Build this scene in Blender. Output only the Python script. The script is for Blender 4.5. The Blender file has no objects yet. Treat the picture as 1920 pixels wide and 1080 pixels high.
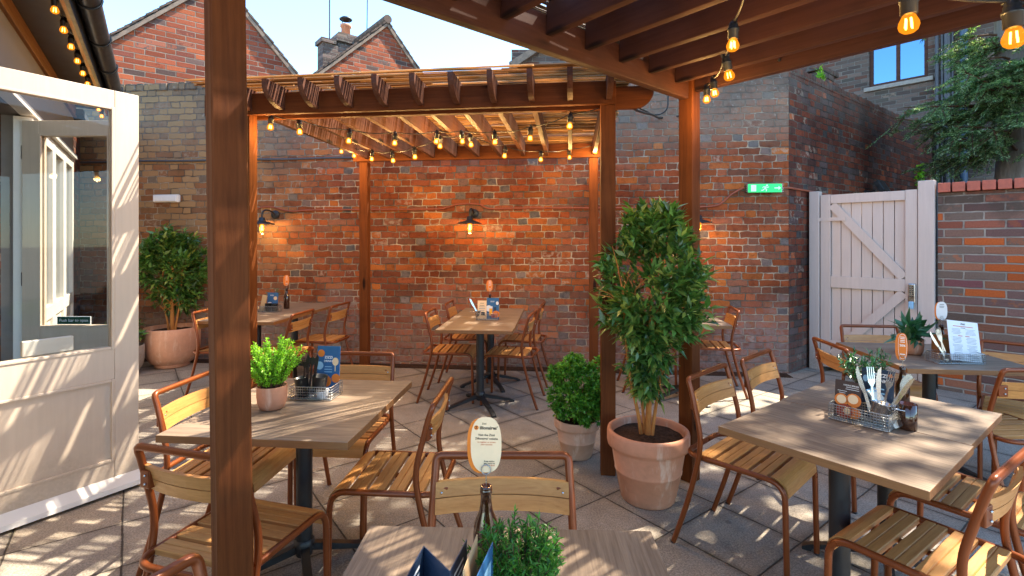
import bpy, bmesh, math, random
import numpy as np
from mathutils import Vector, Matrix

SC = bpy.context.scene
COL = SC.collection
PI = math.pi
RAD = math.radians
random.seed(7)
RNG = np.random.default_rng(11)


def srgb(h, k=1.0):
    h = h.lstrip('#')
    out = []
    for i in (0, 2, 4):
        c = int(h[i:i + 2], 16) / 255
        out.append((c / 12.92 if c <= 0.04045 else ((c + 0.055) / 1.055) ** 2.4) * k)
    return (*out, 1.0)


# ------------------------------------------------------------------ meshes
class MB:
    """collects shapes and links them as ONE mesh object"""

    def __init__(s):
        s.v, s.f, s.m, s.s = [], [], [], []

    def add(s, verts, faces, mi=0, smooth=False, M=None):
        b = len(s.v)
        if M is not None:
            verts = [M @ Vector(p) for p in verts]
        s.v.extend(tuple(p) for p in verts)
        for f in faces:
            s.f.append(tuple(i + b for i in f))
            s.m.append(mi)
            s.s.append(smooth)
        return s

    def box(s, c, d, mi=0, M=None, bev=0.0, rz=0.0, ry=0.0, rx=0.0):
        T = Matrix.Translation(Vector(c))
        if rz or ry or rx:
            T = T @ Matrix.Rotation(rz, 4, 'Z') @ Matrix.Rotation(ry, 4, 'Y') @ Matrix.Rotation(rx, 4, 'X')
        if M is not None:
            T = M @ T
        x, y, z = d[0] / 2, d[1] / 2, d[2] / 2
        if bev > 0:
            e = min(bev, x * .9, y * .9, z * .9)
            bm = bmesh.new()
            bmesh.ops.create_cube(bm, size=1)
            for v in bm.verts:
                v.co = Vector((v.co.x * d[0], v.co.y * d[1], v.co.z * d[2]))
            bmesh.ops.bevel(bm, geom=list(bm.edges), offset=e, segments=2, affect='EDGES', profile=.5)
            bm.verts.index_update()
            s.add([v.co.copy() for v in bm.verts], [[v.index for v in f.verts] for f in bm.faces], mi, False, T)
            bm.free()
            return s
        V = [(-x, -y, -z), (x, -y, -z), (x, y, -z), (-x, y, -z), (-x, -y, z), (x, -y, z), (x, y, z), (-x, y, z)]
        F = [(3, 2, 1, 0), (4, 5, 6, 7), (0, 1, 5, 4), (1, 2, 6, 5), (2, 3, 7, 6), (3, 0, 4, 7)]
        return s.add(V, F, mi, False, T)

    def span(s, a, b, mi=0, M=None, bev=0.0):
        c = [(a[i] + b[i]) / 2 for i in range(3)]
        d = [abs(b[i] - a[i]) for i in range(3)]
        return s.box(c, d, mi, M, bev)

    def tube(s, pts, r, n=8, mi=0, closed=False, M=None, caps=True):
        P = [Vector(p) for p in pts]
        N = len(P)
        rr = r if isinstance(r, (list, tuple)) else [r] * N
        T = []
        for i in range(N):
            a = P[(i - 1) % N] if (closed or i > 0) else P[i]
            b = P[(i + 1) % N] if (closed or i < N - 1) else P[i]
            t = (b - a)
            T.append(t.normalized() if t.length > 1e-9 else Vector((0, 0, 1)))
        up = Vector((0, 0, 1)) if abs(T[0].z) < .9 else Vector((1, 0, 0))
        nrm = (up - T[0] * up.dot(T[0])).normalized()
        V, F = [], []
        for i in range(N):
            nrm = (nrm - T[i] * nrm.dot(T[i]))
            nrm = nrm.normalized() if nrm.length > 1e-6 else T[i].orthogonal().normalized()
            bn = T[i].cross(nrm)
            for k in range(n):
                a = 2 * PI * k / n
                V.append(P[i] + (nrm * math.cos(a) + bn * math.sin(a)) * rr[i])
        for i in range(N if closed else N - 1):
            j = (i + 1) % N
            for k in range(n):
                F.append((i * n + k, i * n + (k + 1) % n, j * n + (k + 1) % n, j * n + k))
        s.add(V, F, mi, True, M)
        if caps and not closed:
            s.add(V[:n], [tuple(range(n - 1, -1, -1))], mi, False, M)
            s.add(V[-n:], [tuple(range(n))], mi, False, M)
        return s

    def lathe(s, prof, n=32, mi=0, M=None, c=(0, 0, 0), smooth=True):
        V, F = [], []
        for (r, z) in prof:
            for k in range(n):
                a = 2 * PI * k / n
                V.append((c[0] + r * math.cos(a), c[1] + r * math.sin(a), c[2] + z))
        for i in range(len(prof) - 1):
            for k in range(n):
                F.append((i * n + k, i * n + (k + 1) % n, (i + 1) * n + (k + 1) % n, (i + 1) * n + k))
        return s.add(V, F, mi, smooth, M)

    def prism(s, poly, y0, y1, mi=0, M=None, axis='xz', smooth=False):
        def P(a, b, t):
            if axis == 'xz':
                return (a, t, b)
            if axis == 'xy':
                return (a, b, t)
            return (t, a, b)
        n = len(poly)
        V = [P(a, b, y0) for a, b in poly] + [P(a, b, y1) for a, b in poly]
        F = [tuple(range(n)), tuple(range(2 * n - 1, n - 1, -1))]
        s.add(V, F, mi, False, M)
        s.add(V, [(i, i + n, (i + 1) % n + n, (i + 1) % n) for i in range(n)], mi, smooth, M)
        return s

    def ball(s, c, r, n=12, mi=0, M=None, sz=1.0):
        prof = [(max(1e-4, r * math.sin(PI * i / n)), -r * sz * math.cos(PI * i / n)) for i in range(n + 1)]
        return s.lathe(prof, n + 4, mi, M, c)

    def text(s, body, size, M, mi=0, align='CENTER', bold=0.0):
        V, F = text_geo(body, size, align, bold)
        return s.add(V, F, mi, False, M)

    def mesh(s, name, mats):
        me = bpy.data.meshes.new(name)
        me.from_pydata(s.v, [], s.f)
        if not isinstance(mats, (list, tuple)):
            mats = [mats]
        for m in mats:
            me.materials.append(m)
        me.polygons.foreach_set('material_index', s.m)
        me.polygons.foreach_set('use_smooth', s.s)
        me.update()
        return me

    def build(s, name, mats, parent=None, loc=(0, 0, 0), rz=0.0, world=None):
        o = bpy.data.objects.new(name, s.mesh(name, mats))
        COL.objects.link(o)
        o.location = loc
        o.rotation_euler = (0, 0, rz)
        if world is not None:
            o.matrix_basis = world
        if parent is not None:
            o.parent = parent
        return o


_TXT = {}


def text_geo(body, size, align, bold):
    key = (body, align, bold)
    if key not in _TXT:
        cu = bpy.data.curves.new('txt', 'FONT')
        cu.body = body
        cu.align_x = align
        cu.align_y = 'CENTER'
        cu.size = 1.0
        cu.offset = bold
        cu.resolution_u = 3
        ob = bpy.data.objects.new('txt', cu)
        COL.objects.link(ob)
        dg = bpy.context.evaluated_depsgraph_get()
        me = bpy.data.meshes.new_from_object(ob.evaluated_get(dg))
        _TXT[key] = ([v.co.copy() for v in me.vertices], [tuple(p.vertices) for p in me.polygons])
        bpy.data.objects.remove(ob)
        bpy.data.curves.remove(cu)
        bpy.data.meshes.remove(me)
    V, F = _TXT[key]
    return [v * size for v in V], F


def thing(name, label, cat, loc=(0, 0, 0), rz=0.0, group=None):
    o = bpy.data.objects.new(name, None)
    o.empty_display_size = .1
    COL.objects.link(o)
    o.location = loc
    o.rotation_euler = (0, 0, rz)
    return tag(o, label, cat, group)


def tag(o, label, cat, group=None):
    o['label'] = label
    o['category'] = cat
    if group:
        o['group'] = group
    return o


def struct(o):
    o['kind'] = 'structure'
    return o


def dup(root, loc, rz, label, group=None):
    r = root.copy()
    COL.objects.link(r)
    r.location = loc
    r.rotation_euler = (0, 0, rz)
    r['label'] = label
    if group:
        r['group'] = group
    for ch in list(root.children):
        c = ch.copy()
        COL.objects.link(c)
        c.parent = r
        for g in list(ch.children):
            d = g.copy()
            COL.objects.link(d)
            d.parent = c
    return r


def fillet(pts, rad, seg=5):
    P = [Vector(p) for p in pts]
    out = [P[0]]
    for i in range(1, len(P) - 1):
        a, b, c = P[i - 1], P[i], P[i + 1]
        r = rad[i] if isinstance(rad, (list, tuple)) else rad
        u = (a - b)
        w = (c - b)
        d = min(r, u.length * .49, w.length * .49)
        p0 = b + u.normalized() * d
        p1 = b + w.normalized() * d
        for k in range(seg + 1):
            t = k / seg
            out.append(p0 * (1 - t) ** 2 + b * 2 * t * (1 - t) + p1 * t * t)
    out.append(P[-1])
    return out


def crom(pts, seg=6):
    P = [Vector(p) for p in pts]
    P = [P[0] * 2 - P[1]] + P + [P[-1] * 2 - P[-2]]
    out = []
    for i in range(1, len(P) - 2):
        a, b, c, d = P[i - 1:i + 3]
        for k in range(seg):
            t = k / seg
            out.append(.5 * ((2 * b) + (c - a) * t + (2 * a - 5 * b + 4 * c - d) * t * t + (3 * b - a - 3 * c + d) * t ** 3))
    out.append(P[-2])
    return out


def frame_at(p, d, up=(0, 0, 1)):
    """matrix whose X runs along d"""
    x = Vector(d).normalized()
    u = Vector(up)
    if abs(x.dot(u)) > .98:
        u = Vector((0, 1, 0))
    y = u.cross(x).normalized()
    z = x.cross(y)
    M = Matrix((x, y, z)).transposed().to_4x4()
    M.translation = Vector(p)
    return M


def TR(loc, rz=0.0, rx=0.0, ry=0.0):
    return Matrix.Translation(Vector(loc)) @ Matrix.Rotation(rz, 4, 'Z') @ Matrix.Rotation(rx, 4, 'X') @ Matrix.Rotation(ry, 4, 'Y')


UPRIGHT = Matrix.Rotation(PI / 2, 4, 'X')      # text plane -> facing -y


# ------------------------------------------------------------------ foliage
def unit(a):
    return a / np.maximum(np.linalg.norm(a, axis=1, keepdims=True), 1e-9)


def leaves(P, D, L, W, droop=.15, flat=.35):
    """many five-vertex leaves as (verts, faces)"""
    n = len(P)
    D = unit(D)
    U = unit(RNG.normal(size=(n, 3)) * flat + np.array([0, 0, 1.0]))
    S = unit(np.cross(D, U))
    N = np.cross(S, D)
    L = np.broadcast_to(L, (n,))[:, None]
    W = np.broadcast_to(W, (n,))[:, None]
    b = P
    t = P + D * L - N * L * droop
    m = P + D * L * .5 - N * W * .08
    l = P + D * L * .42 + S * W * .5 + N * W * .12
    r = P + D * L * .42 - S * W * .5 + N * W * .12
    V = np.stack([b, l, t, r, m], 1).reshape(-1, 3)
    base = (np.arange(n) * 5)[:, None]
    F = np.concatenate([base + np.array(q) for q in ([0, 4, 1], [1, 4, 2], [0, 3, 4], [3, 2, 4])], 1).reshape(-1, 3)
    return V, F


def leaf_object(name, geo, mat, parent=None, loc=(0, 0, 0)):
    V = np.concatenate([g[0] for g in geo])
    off, Fs = 0, []
    for g in geo:
        Fs.append(g[1] + off)
        off += len(g[0])
    F = np.concatenate(Fs)
    me = bpy.data.meshes.new(name)
    me.vertices.add(len(V))
    me.vertices.foreach_set('co', V.astype(np.float32).ravel())
    me.loops.add(F.size)
    me.loops.foreach_set('vertex_index', F.astype(np.int32).ravel())
    me.polygons.add(len(F))
    me.polygons.foreach_set('loop_start', np.arange(0, F.size, 3, dtype=np.int32))
    me.update(calc_edges=True)
    me.validate()
    me.materials.append(mat)
    o = bpy.data.objects.new(name, me)
    COL.objects.link(o)
    o.location = loc
    if parent is not None:
        o.parent = parent
    return o


def rosettes(tips, dirs, k, L, W, spread=.9):
    """k leaves round every twig tip"""
    n = len(tips)
    P = np.repeat(tips, k, 0)
    A = np.repeat(unit(dirs), k, 0)
    rnd = unit(RNG.normal(size=(n * k, 3)))
    D = A + rnd * spread
    back = RNG.uniform(0, 1, (n * k, 1))
    P = P - A * back * L * 1.3
    sc = RNG.uniform(.45, 1.2, n * k)
    return leaves(P, D, L * sc, W * sc)


def clump_points(n, m, c, r, sd, inner=.5, seed=3, egg=True):
    """twig tips gathered in m clumps; egg: broad above, narrow below"""
    C_, D_ = shell_points(m, (0, 0, 0), (1, 1, 1), inner, .2, seed)
    g = np.random.default_rng(seed + 50)
    i = g.integers(0, m, n)
    P = C_[i] + g.normal(size=(n, 3)) * sd
    if egg:
        f = np.interp(P[:, 2], [-1, -.5, .2, .7, 1.1], [.58, .80, 1.06, 1.04, .80])[:, None]
        P = P * np.concatenate([f, f, np.ones_like(f)], 1)
    nn = np.linalg.norm(P, axis=1, keepdims=True)
    P = np.where(nn > 1.06, P / nn * g.uniform(.92, 1.08, (n, 1)), P)
    D = unit(P + D_[i] * .5)
    return np.array(c) + P * np.array(r), D


def shell_points(n, c, r, inner=.55, lump=.18, seed=3):
    g = np.random.default_rng(seed)
    d = unit(g.normal(size=(n, 3)))
    ph = g.uniform(0, 6.28, 6)
    bump = (np.sin(d[:, 0] * 5 + ph[0]) * np.sin(d[:, 1] * 5 + ph[1]) + np.sin(d[:, 2] * 7 + ph[2] + d[:, 0] * 3)) * lump * .6
    rad = (inner + (1 - inner) * g.uniform(0, 1, n) ** .6) * (1 + bump)
    return np.array(c) + d * rad[:, None] * np.array(r), d
EXPOSURE = 2.2
# ------------------------------------------------------------------ materials
class NT:
    def __init__(s, name):
        s.mat = bpy.data.materials.new(name)
        s.mat.use_nodes = True
        s.t = s.mat.node_tree
        s.b = s.t.nodes['Principled BSDF']
        s.out = s.t.nodes['Material Output']

    def n(s, typ, **k):
        nd = s.t.nodes.new('ShaderNode' + typ)
        for a, b in k.items():
            setattr(nd, a, b)
        return nd

    def set(s, sock, v):
        if isinstance(v, bpy.types.NodeSocket):
            s.t.links.new(v, sock)
        else:
            sock.default_value = v

    def math(s, op, a, b=0.0, c=None, clamp=False):
        nd = s.n('Math', operation=op, use_clamp=clamp)
        s.set(nd.inputs[0], a)
        s.set(nd.inputs[1], b)
        if c is not None:
            s.set(nd.inputs[2], c)
        return nd.outputs[0]

    def mix(s, f, a, b, mode='MIX'):
        nd = s.n('Mix', data_type='RGBA', blend_type=mode)
        s.set(nd.inputs['Factor'], f)
        s.set(nd.inputs[6], a)
        s.set(nd.inputs[7], b)
        return nd.outputs[2]

    def noise(s, scale, detail=4, rough=.6, vec=None, dist=0.0):
        nd = s.n('TexNoise')
        nd.inputs['Scale'].default_value = scale
        nd.inputs['Detail'].default_value = detail
        nd.inputs['Roughness'].default_value = rough
        nd.inputs['Distortion'].default_value = dist
        if vec is not None:
            s.t.links.new(vec, nd.inputs['Vector'])
        return nd.outputs['Fac']

    def ramp(s, fac, stops, interp='LINEAR'):
        nd = s.n('ValToRGB')
        cr = nd.color_ramp
        cr.interpolation = interp
        while len(cr.elements) < len(stops):
            cr.elements.new(.5)
        for e, (p, c) in zip(cr.elements, stops):
            e.position = p
            e.color = c if len(c) == 4 else (*c, 1)
        s.set(nd.inputs[0], fac)
        return nd.outputs[0]

    def smooth(s, x, a, b, lo=0.0, hi=1.0):
        nd = s.n('MapRange', interpolation_type='SMOOTHSTEP')
        s.set(nd.inputs[0], x)
        nd.inputs[1].default_value = a
        nd.inputs[2].default_value = b
        nd.inputs[3].default_value = lo
        nd.inputs[4].default_value = hi
        return nd.outputs[0]

    def obj(s):
        return s.n('TexCoord').outputs['Object']

    def mapping(s, vec, scale=(1, 1, 1), rot=(0, 0, 0), loc=(0, 0, 0)):
        nd = s.n('Mapping')
        s.t.links.new(vec, nd.inputs[0])
        nd.inputs['Scale'].default_value = scale
        nd.inputs['Rotation'].default_value = rot
        nd.inputs['Location'].default_value = loc
        return nd.outputs[0]

    def bump(s, h, dist=.01, strength=1.0):
        nd = s.n('Bump')
        nd.inputs['Strength'].default_value = strength
        nd.inputs['Distance'].default_value = dist
        s.t.links.new(h, nd.inputs['Height'])
        s.t.links.new(nd.outputs[0], s.b.inputs['Normal'])

    def base(s, c, rough=.6, metal=0.0, spec=.5):
        s.set(s.b.inputs['Base Color'], c)
        s.set(s.b.inputs['Roughness'], rough)
        s.b.inputs['Metallic'].default_value = metal
        s.b.inputs['Specular IOR Level'].default_value = spec
        return s.mat


def m_plain(name, col, rough=.6, metal=0.0, spec=.5, var=.12, scale=14, bump=0.0):
    """one colour with faint mottling, so that no surface is dead flat"""
    t = NT(name)
    v = t.obj()
    f = t.noise(scale, 5, .65, v)
    c2 = tuple(x * (1 - var * 2) for x in col[:3]) + (1,)
    c3 = tuple(min(1, x * (1 + var)) for x in col[:3]) + (1,)
    c = t.ramp(f, [(.3, c2), (.7, c3)])
    r = t.smooth(f, .3, .7, max(0.02, rough - .08), rough + .08)
    if bump:
        t.bump(t.noise(scale * 6, 5, .7, v), bump)
    return t.base(c, r, metal, spec)


def m_brick(name, stops, mortar, flemish=True, h=.075, L=.337, joint=.0052, aged=0.0, wob=.010, top=None,
            low=None, bump=.012, seed=0.0, dark=.2, crest=None, left=None):
    """courses of bricks, every brick with its own tone; object coordinates: x (+y) along the wall, z up"""
    t = NT(name)
    co = t.obj()
    n1 = t.n('TexNoise')
    n1.inputs['Scale'].default_value = 9
    n1.inputs['Detail'].default_value = 3
    t.t.links.new(co, n1.inputs['Vector'])
    dv = t.n('VectorMath', operation='SUBTRACT')
    t.t.links.new(n1.outputs['Color'], dv.inputs[0])
    dv.inputs[1].default_value = (.5, .5, .5)
    ds = t.n('VectorMath', operation='SCALE')
    t.t.links.new(dv.outputs[0], ds.inputs[0])
    ds.inputs['Scale'].default_value = wob * 2.2
    va = t.n('VectorMath', operation='ADD')
    t.t.links.new(co, va.inputs[0])
    t.t.links.new(ds.outputs[0], va.inputs[1])
    sep = t.n('SeparateXYZ')
    t.t.links.new(va.outputs[0], sep.inputs[0])
    u = t.math('ADD', t.math('ADD', sep.outputs[0], sep.outputs[1]), 40.0 + seed)
    v = t.math('ADD', sep.outputs[2], 10.0)
    vr = t.math('DIVIDE', v, h)
    row = t.math('FLOOR', vr)
    fv = t.math('FRACT', vr)
    wn = t.n('TexWhiteNoise', noise_dimensions='1D')
    t.t.links.new(row, wn.inputs['W'])
    jit = t.math('MULTIPLY', wn.outputs['Value'], .16 if aged else .03)
    par = t.math('MULTIPLY', t.math('MODULO', row, 2.0), .5)
    uu = t.math('ADD', t.math('ADD', t.math('DIVIDE', u, L), par), jit)
    fu = t.math('FRACT', uu)
    iu = t.math('FLOOR', uu)
    if flemish:
        isH = t.math('GREATER_THAN', fu, .667)
        a1 = t.math('DIVIDE', fu, .667)
        a2 = t.math('DIVIDE', t.math('SUBTRACT', fu, .667), .333)
        a = t.math('ADD', t.math('MULTIPLY', a1, t.math('SUBTRACT', 1.0, isH)), t.math('MULTIPLY', a2, isH))
        w = t.math('MULTIPLY', t.math('SUBTRACT', .667, t.math('MULTIPLY', isH, .334)), L)
        bid = t.math('ADD', t.math('MULTIPLY', iu, 2.0), isH)
    else:
        a, w, bid = fu, L, iu
    du = t.math('MULTIPLY', t.math('MINIMUM', a, t.math('SUBTRACT', 1.0, a)), w)
    dz = t.math('MULTIPLY', t.math('MINIMUM', fv, t.math('SUBTRACT', 1.0, fv)), h)
    rr = .016 if aged else .013                  # worn, rounded arrises
    qa = t.math('MAXIMUM', t.math('SUBTRACT', rr, du), 0.0)
    qb = t.math('MAXIMUM', t.math('SUBTRACT', rr, dz), 0.0)
    d = t.math('SUBTRACT', rr, t.math('SQRT', t.math('ADD', t.math('MULTIPLY', qa, qa), t.math('MULTIPLY', qb, qb))))
    fine = t.noise(70, 5, .7, co)
    mid = t.noise(16, 5, .65, co)
    d2 = t.math('ADD', d, t.math('MULTIPLY', t.math('SUBTRACT', mid, .5), .018 if aged else .004))
    mask = t.smooth(d2, joint * .75, joint * 1.5)
    wn2 = t.n('TexWhiteNoise', noise_dimensions='2D')
    cb = t.n('CombineXYZ')
    t.t.links.new(bid, cb.inputs[0])
    t.t.links.new(row, cb.inputs[1])
    t.t.links.new(cb.outputs[0], wn2.inputs['Vector'])
    r = wn2.outputs['Value']
    sepc = t.n('SeparateColor')
    t.t.links.new(wn2.outputs['Color'], sepc.inputs[0])
    r2 = sepc.outputs[1]
    if flemish:                                  # the grey vitrified bricks are mostly headers
        r = t.math('MINIMUM', r, t.math('ADD', t.math('MULTIPLY', isH, 1.0), .80))
    col = t.ramp(t.math('ADD', r, t.math('MULTIPLY', t.math('SUBTRACT', mid, .5), .12)), stops, 'LINEAR' if aged else 'CONSTANT')
    # burnt, pitted and dusty faces
    col = t.mix(t.math('MULTIPLY', t.smooth(mid, .45, .78), .6), col, srgb('#5a443a'), 'MULTIPLY') if aged else col
    tone = t.math('ADD', t.math('MULTIPLY', r2, .55), .70)
    tn = t.math('MULTIPLY', tone, t.math('ADD', t.math('MULTIPLY', fine, 1.25 if aged else .8), .40 if aged else .6))
    cc = t.n('CombineColor')
    for i in range(3):
        t.t.links.new(tn, cc.inputs[i])
    col = t.mix(1.0, col, cc.outputs[0], 'MULTIPLY')
    mcol = t.mix(t.smooth(t.noise(2.2, 5, .7, co), .36, .62), mortar, tuple(x * (.22 if aged else .65) for x in mortar[:3]) + (1,))
    allc = t.mix(mask, mcol, col)
    if aged:                                     # spalled, limed faces
        sp_ = t.math('MULTIPLY', t.math('GREATER_THAN', sepc.outputs[2], .95), t.smooth(mid, .48, .6))
        allc = t.mix(t.math('MULTIPLY', sp_, .42), allc, srgb('#c9b7a2'))
        lowf = t.noise(.9, 4, .6, co)
        allc = t.mix(t.smooth(lowf, .42, .66, 0, .5), allc, srgb('#7d5a48'), 'MULTIPLY')
    z = sep.outputs[2]
    big = t.noise(1.3, 5, .65, co)
    if top:                                     # lichen and weathering on the upper courses
        zt, ztop, ctop, amt = top
        k = t.math('ADD', z, t.math('MULTIPLY', t.math('SUBTRACT', big, .5), 1.5))
        f = t.math('MULTIPLY', t.smooth(k, zt, ztop), t.smooth(mid, .25, .62, .35, 1.0))
        allc = t.mix(t.math('MULTIPLY', f, amt), allc, ctop)
        spot = t.math('MULTIPLY', t.smooth(t.noise(11, 6, .7, co), .60, .70), t.smooth(k, zt + .1, ztop + .1))
        allc = t.mix(t.math('MULTIPLY', spot, .55), allc, srgb('#b9b4aa'))
        if crest:
            fc = t.math('MULTIPLY', t.smooth(k, 2.95, 3.45), t.smooth(t.noise(6, 5, .7, co), .3, .55, .4, 1.0))
            allc = t.mix(t.math('MULTIPLY', fc, .8), allc, crest)
            sp2 = t.math('MULTIPLY', t.smooth(t.noise(15, 6, .75, co), .58, .66), t.smooth(k, 2.8, 3.2))
            allc = t.mix(t.math('MULTIPLY', sp2, .5), allc, srgb('#b9b6b2'))
    if left:                                    # an older, buff coloured stretch
        fl = t.math('MULTIPLY', t.smooth(t.math('ADD', u, t.math('MULTIPLY', t.math('SUBTRACT', big, .5), 3.0)), left[0] + 40 + seed, left[1] + 40 + seed, 1.0, 0.0), t.smooth(z, 1.0, 2.0, .35, 1.0))
        fl = t.math('MULTIPLY', fl, t.math('MULTIPLY', mask, t.smooth(r2, .2, .6, .35, 1.0)))
        allc = t.mix(t.math('MULTIPLY', fl, left[3]), allc, left[2])
    if low:                                     # remains of limewash / damp near the ground
        zl0, zl1, clow, amt = low
        k = t.math('ADD', z, t.math('MULTIPLY', t.math('SUBTRACT', big, .5), 2.0))
        f = t.math('MULTIPLY', t.smooth(k, zl0, zl1, 1.0, 0.0), t.smooth(mid, .35, .6, .25, 1.0))
        allc = t.mix(t.math('MULTIPLY', f, amt), allc, clow)
    hgt = t.math('ADD', t.math('MULTIPLY', mask, 1.0), t.math('ADD', t.math('MULTIPLY', fine, .35), t.math('MULTIPLY', t.math('ADD', mid, r2), .25)))
    t.bump(hgt, bump)
    return t.base(allc, .88, 0, .25)


def m_wood(name, c1, c2, rough=.5, scale=(1.2, 22, 22), knots=False, fine=.35, bumpd=.0012, spec=.4, wave=0.0, coat=0.0, islands=0.0, dist=1.1):
    t = NT(name)
    co = t.obj()
    if islands:
        rnd = t.n('NewGeometry').outputs['Random Per Island']
        oi = t.n('ObjectInfo').outputs['Random']
        sh = t.n('CombineXYZ')
        t.t.links.new(t.math('MULTIPLY', t.math('ADD', rnd, oi), 9.0), sh.inputs[0])
        t.t.links.new(t.math('MULTIPLY', rnd, 5.0), sh.inputs[1])
        ad = t.n('VectorMath', operation='ADD')
        t.t.links.new(co, ad.inputs[0])
        t.t.links.new(sh.outputs[0], ad.inputs[1])
        co = ad.outputs[0]
    m = t.mapping(co, scale)
    a = t.noise(1.0, 6, .6, m, dist)
    b = t.noise(5.0, 5, .7, m)
    f = t.math('ADD', t.math('MULTIPLY', a, 1 - fine), t.math('MULTIPLY', b, fine))
    if wave:
        wv = t.n('TexWave', wave_type='BANDS', bands_direction='Y')
        t.t.links.new(t.mapping(co, (scale[0] * .35, scale[1] * .5, scale[2] * .5)), wv.inputs['Vector'])
        wv.inputs['Scale'].default_value = .8
        wv.inputs['Distortion'].default_value = 9
        wv.inputs['Detail'].default_value = 3
        wv.inputs['Detail Scale'].default_value = .7
        f = t.math('ADD', t.math('MULTIPLY', f, 1 - wave), t.math('MULTIPLY', wv.outputs['Fac'], wave))
    c = t.ramp(f, [(.28, c1), (.72, c2)])
    if islands:
        k = t.math('ADD', t.math('MULTIPLY', rnd, islands), 1 - islands * .6)
        cc = t.n('CombineColor')
        for i in range(3):
            t.t.links.new(k, cc.inputs[i])
        c = t.mix(1.0, c, cc.outputs[0], 'MULTIPLY')
    if knots:
        vo = t.n('TexVoronoi')
        t.t.links.new(t.mapping(co, (2.2, 9, 9)), vo.inputs['Vector'])
        vo.inputs['Scale'].default_value = .8
        kn = t.smooth(vo.outputs['Distance'], .07, .17, 1.0, 0.0)
        c = t.mix(kn, c, tuple(x * .25 for x in c1[:3]) + (1,))
        st = t.noise(2.2, 4, .6, co)
        c = t.mix(t.smooth(st, .45, .75, 0, .45), c, tuple(x * .4 for x in c1[:3]) + (1,))
    t.bump(f, bumpd)
    t.base(c, t.smooth(f, .3, .7, rough + .1, rough - .06), 0, spec)
    if coat:
        t.b.inputs['Coat Weight'].default_value = coat
        t.b.inputs['Coat Roughness'].default_value = .25
    return t.mat


def m_leaf(name, cols, rough=.42, trans=.25, spec=.5):
    t = NT(name)
    rnd = t.n('NewGeometry').outputs['Random Per Island']
    n = len(cols)
    c = t.ramp(rnd, [((i + .5) / n, k) for i, k in enumerate(cols)])
    t.base(c, rough, 0, spec)
    tr = t.n('BsdfTranslucent')
    c2 = t.mix(1.0, c, (1.6, 1.7, .7, 1), 'MULTIPLY')
    t.t.links.new(c2, tr.inputs[0])
    mx = t.n('MixShader')
    mx.inputs[0].default_value = trans
    t.t.links.new(t.b.outputs[0], mx.inputs[1])
    t.t.links.new(tr.outputs[0], mx.inputs[2])
    t.t.links.new(mx.outputs[0], t.out.inputs[0])
    return t.mat


def m_glass(name, tint=(.93, .95, .95, 1), boost=1.0, ior=1.5, tone=(1, 1, 1, 1)):
    t = NT(name)
    tr = t.n('BsdfTransparent')
    tr.inputs[0].default_value = tint
    gl = t.n('BsdfGlossy')
    gl.inputs['Roughness'].default_value = .01
    gl.inputs[0].default_value = tone
    fr = t.n('Fresnel')
    fr.inputs[0].default_value = ior
    mx = t.n('MixShader')
    fwd = t.math('SUBTRACT', 1.0, t.n('NewGeometry').outputs['Backfacing'])
    t.t.links.new(t.math('MULTIPLY', fr.outputs[0], t.math('MULTIPLY', fwd, boost), clamp=True), mx.inputs[0])
    t.t.links.new(tr.outputs[0], mx.inputs[1])
    t.t.links.new(gl.outputs[0], mx.inputs[2])
    t.t.links.new(mx.outputs[0], t.out.inputs[0])
    return t.mat


def m_emit(name, col, strength, trans=0.0):
    t = NT(name)
    e = t.n('Emission')
    e.inputs[0].default_value = col
    e.inputs[1].default_value = strength
    if trans:
        tr = t.n('BsdfTransparent')
        tr.inputs[0].default_value = (1, .86, .6, 1)
        mx = t.n('MixShader')
        mx.inputs[0].default_value = trans
        t.t.links.new(e.outputs[0], mx.inputs[1])
        t.t.links.new(tr.outputs[0], mx.inputs[2])
        t.t.links.new(mx.outputs[0], t.out.inputs[0])
    else:
        t.t.links.new(e.outputs[0], t.out.inputs[0])
    return t.mat


M = {}
M['old_brick'] = m_brick('old_brick', [(0, srgb('#9c5028')), (.2, srgb('#8a4526')), (.36, srgb('#ad622c')), (.5, srgb('#7e442d')),
                                       (.62, srgb('#9a522f')), (.72, srgb('#8f5034')), (.80, srgb('#80503b')), (.90, srgb('#7f6f68')), (.97, srgb('#625b59'))],
                         srgb('#c3b199'), True, h=.079, L=.352, joint=.0046, aged=1.0, top=(2.3, 3.2, srgb('#8c8072'), .72), low=(.25, .95, srgb('#9a8780'), .62), crest=srgb('#57504a'), left=(4.3, 5.9, srgb('#a8885f'), .75), wob=.014, bump=.015)
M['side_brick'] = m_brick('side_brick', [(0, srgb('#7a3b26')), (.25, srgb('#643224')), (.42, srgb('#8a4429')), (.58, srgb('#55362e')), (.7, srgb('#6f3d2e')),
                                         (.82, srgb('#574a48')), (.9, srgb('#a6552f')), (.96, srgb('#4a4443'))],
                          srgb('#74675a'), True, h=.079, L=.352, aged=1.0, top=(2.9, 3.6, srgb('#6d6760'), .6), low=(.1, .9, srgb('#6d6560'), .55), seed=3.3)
M['gable_brick'] = m_brick('gable_brick', [(0, srgb('#9c5238')), (.3, srgb('#8c4832')), (.5, srgb('#a85a3a')), (.68, srgb('#7f4637')), (.82, srgb('#9b5c46')), (.93, srgb('#6a524a'))],
                           srgb('#a09180'), False, h=.079, L=.245, joint=.0052, wob=.004, seed=1.7)
M['far_brick'] = m_brick('far_brick', [(0, srgb('#6a5a52')), (.3, srgb('#5b4d47')), (.5, srgb('#77645a')), (.68, srgb('#6e4c40')), (.82, srgb('#585048')), (.93, srgb('#7d6a5c'))],
                         srgb('#8d857b'), False, L=.225, joint=.0055, wob=.004, seed=2.9)
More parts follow.
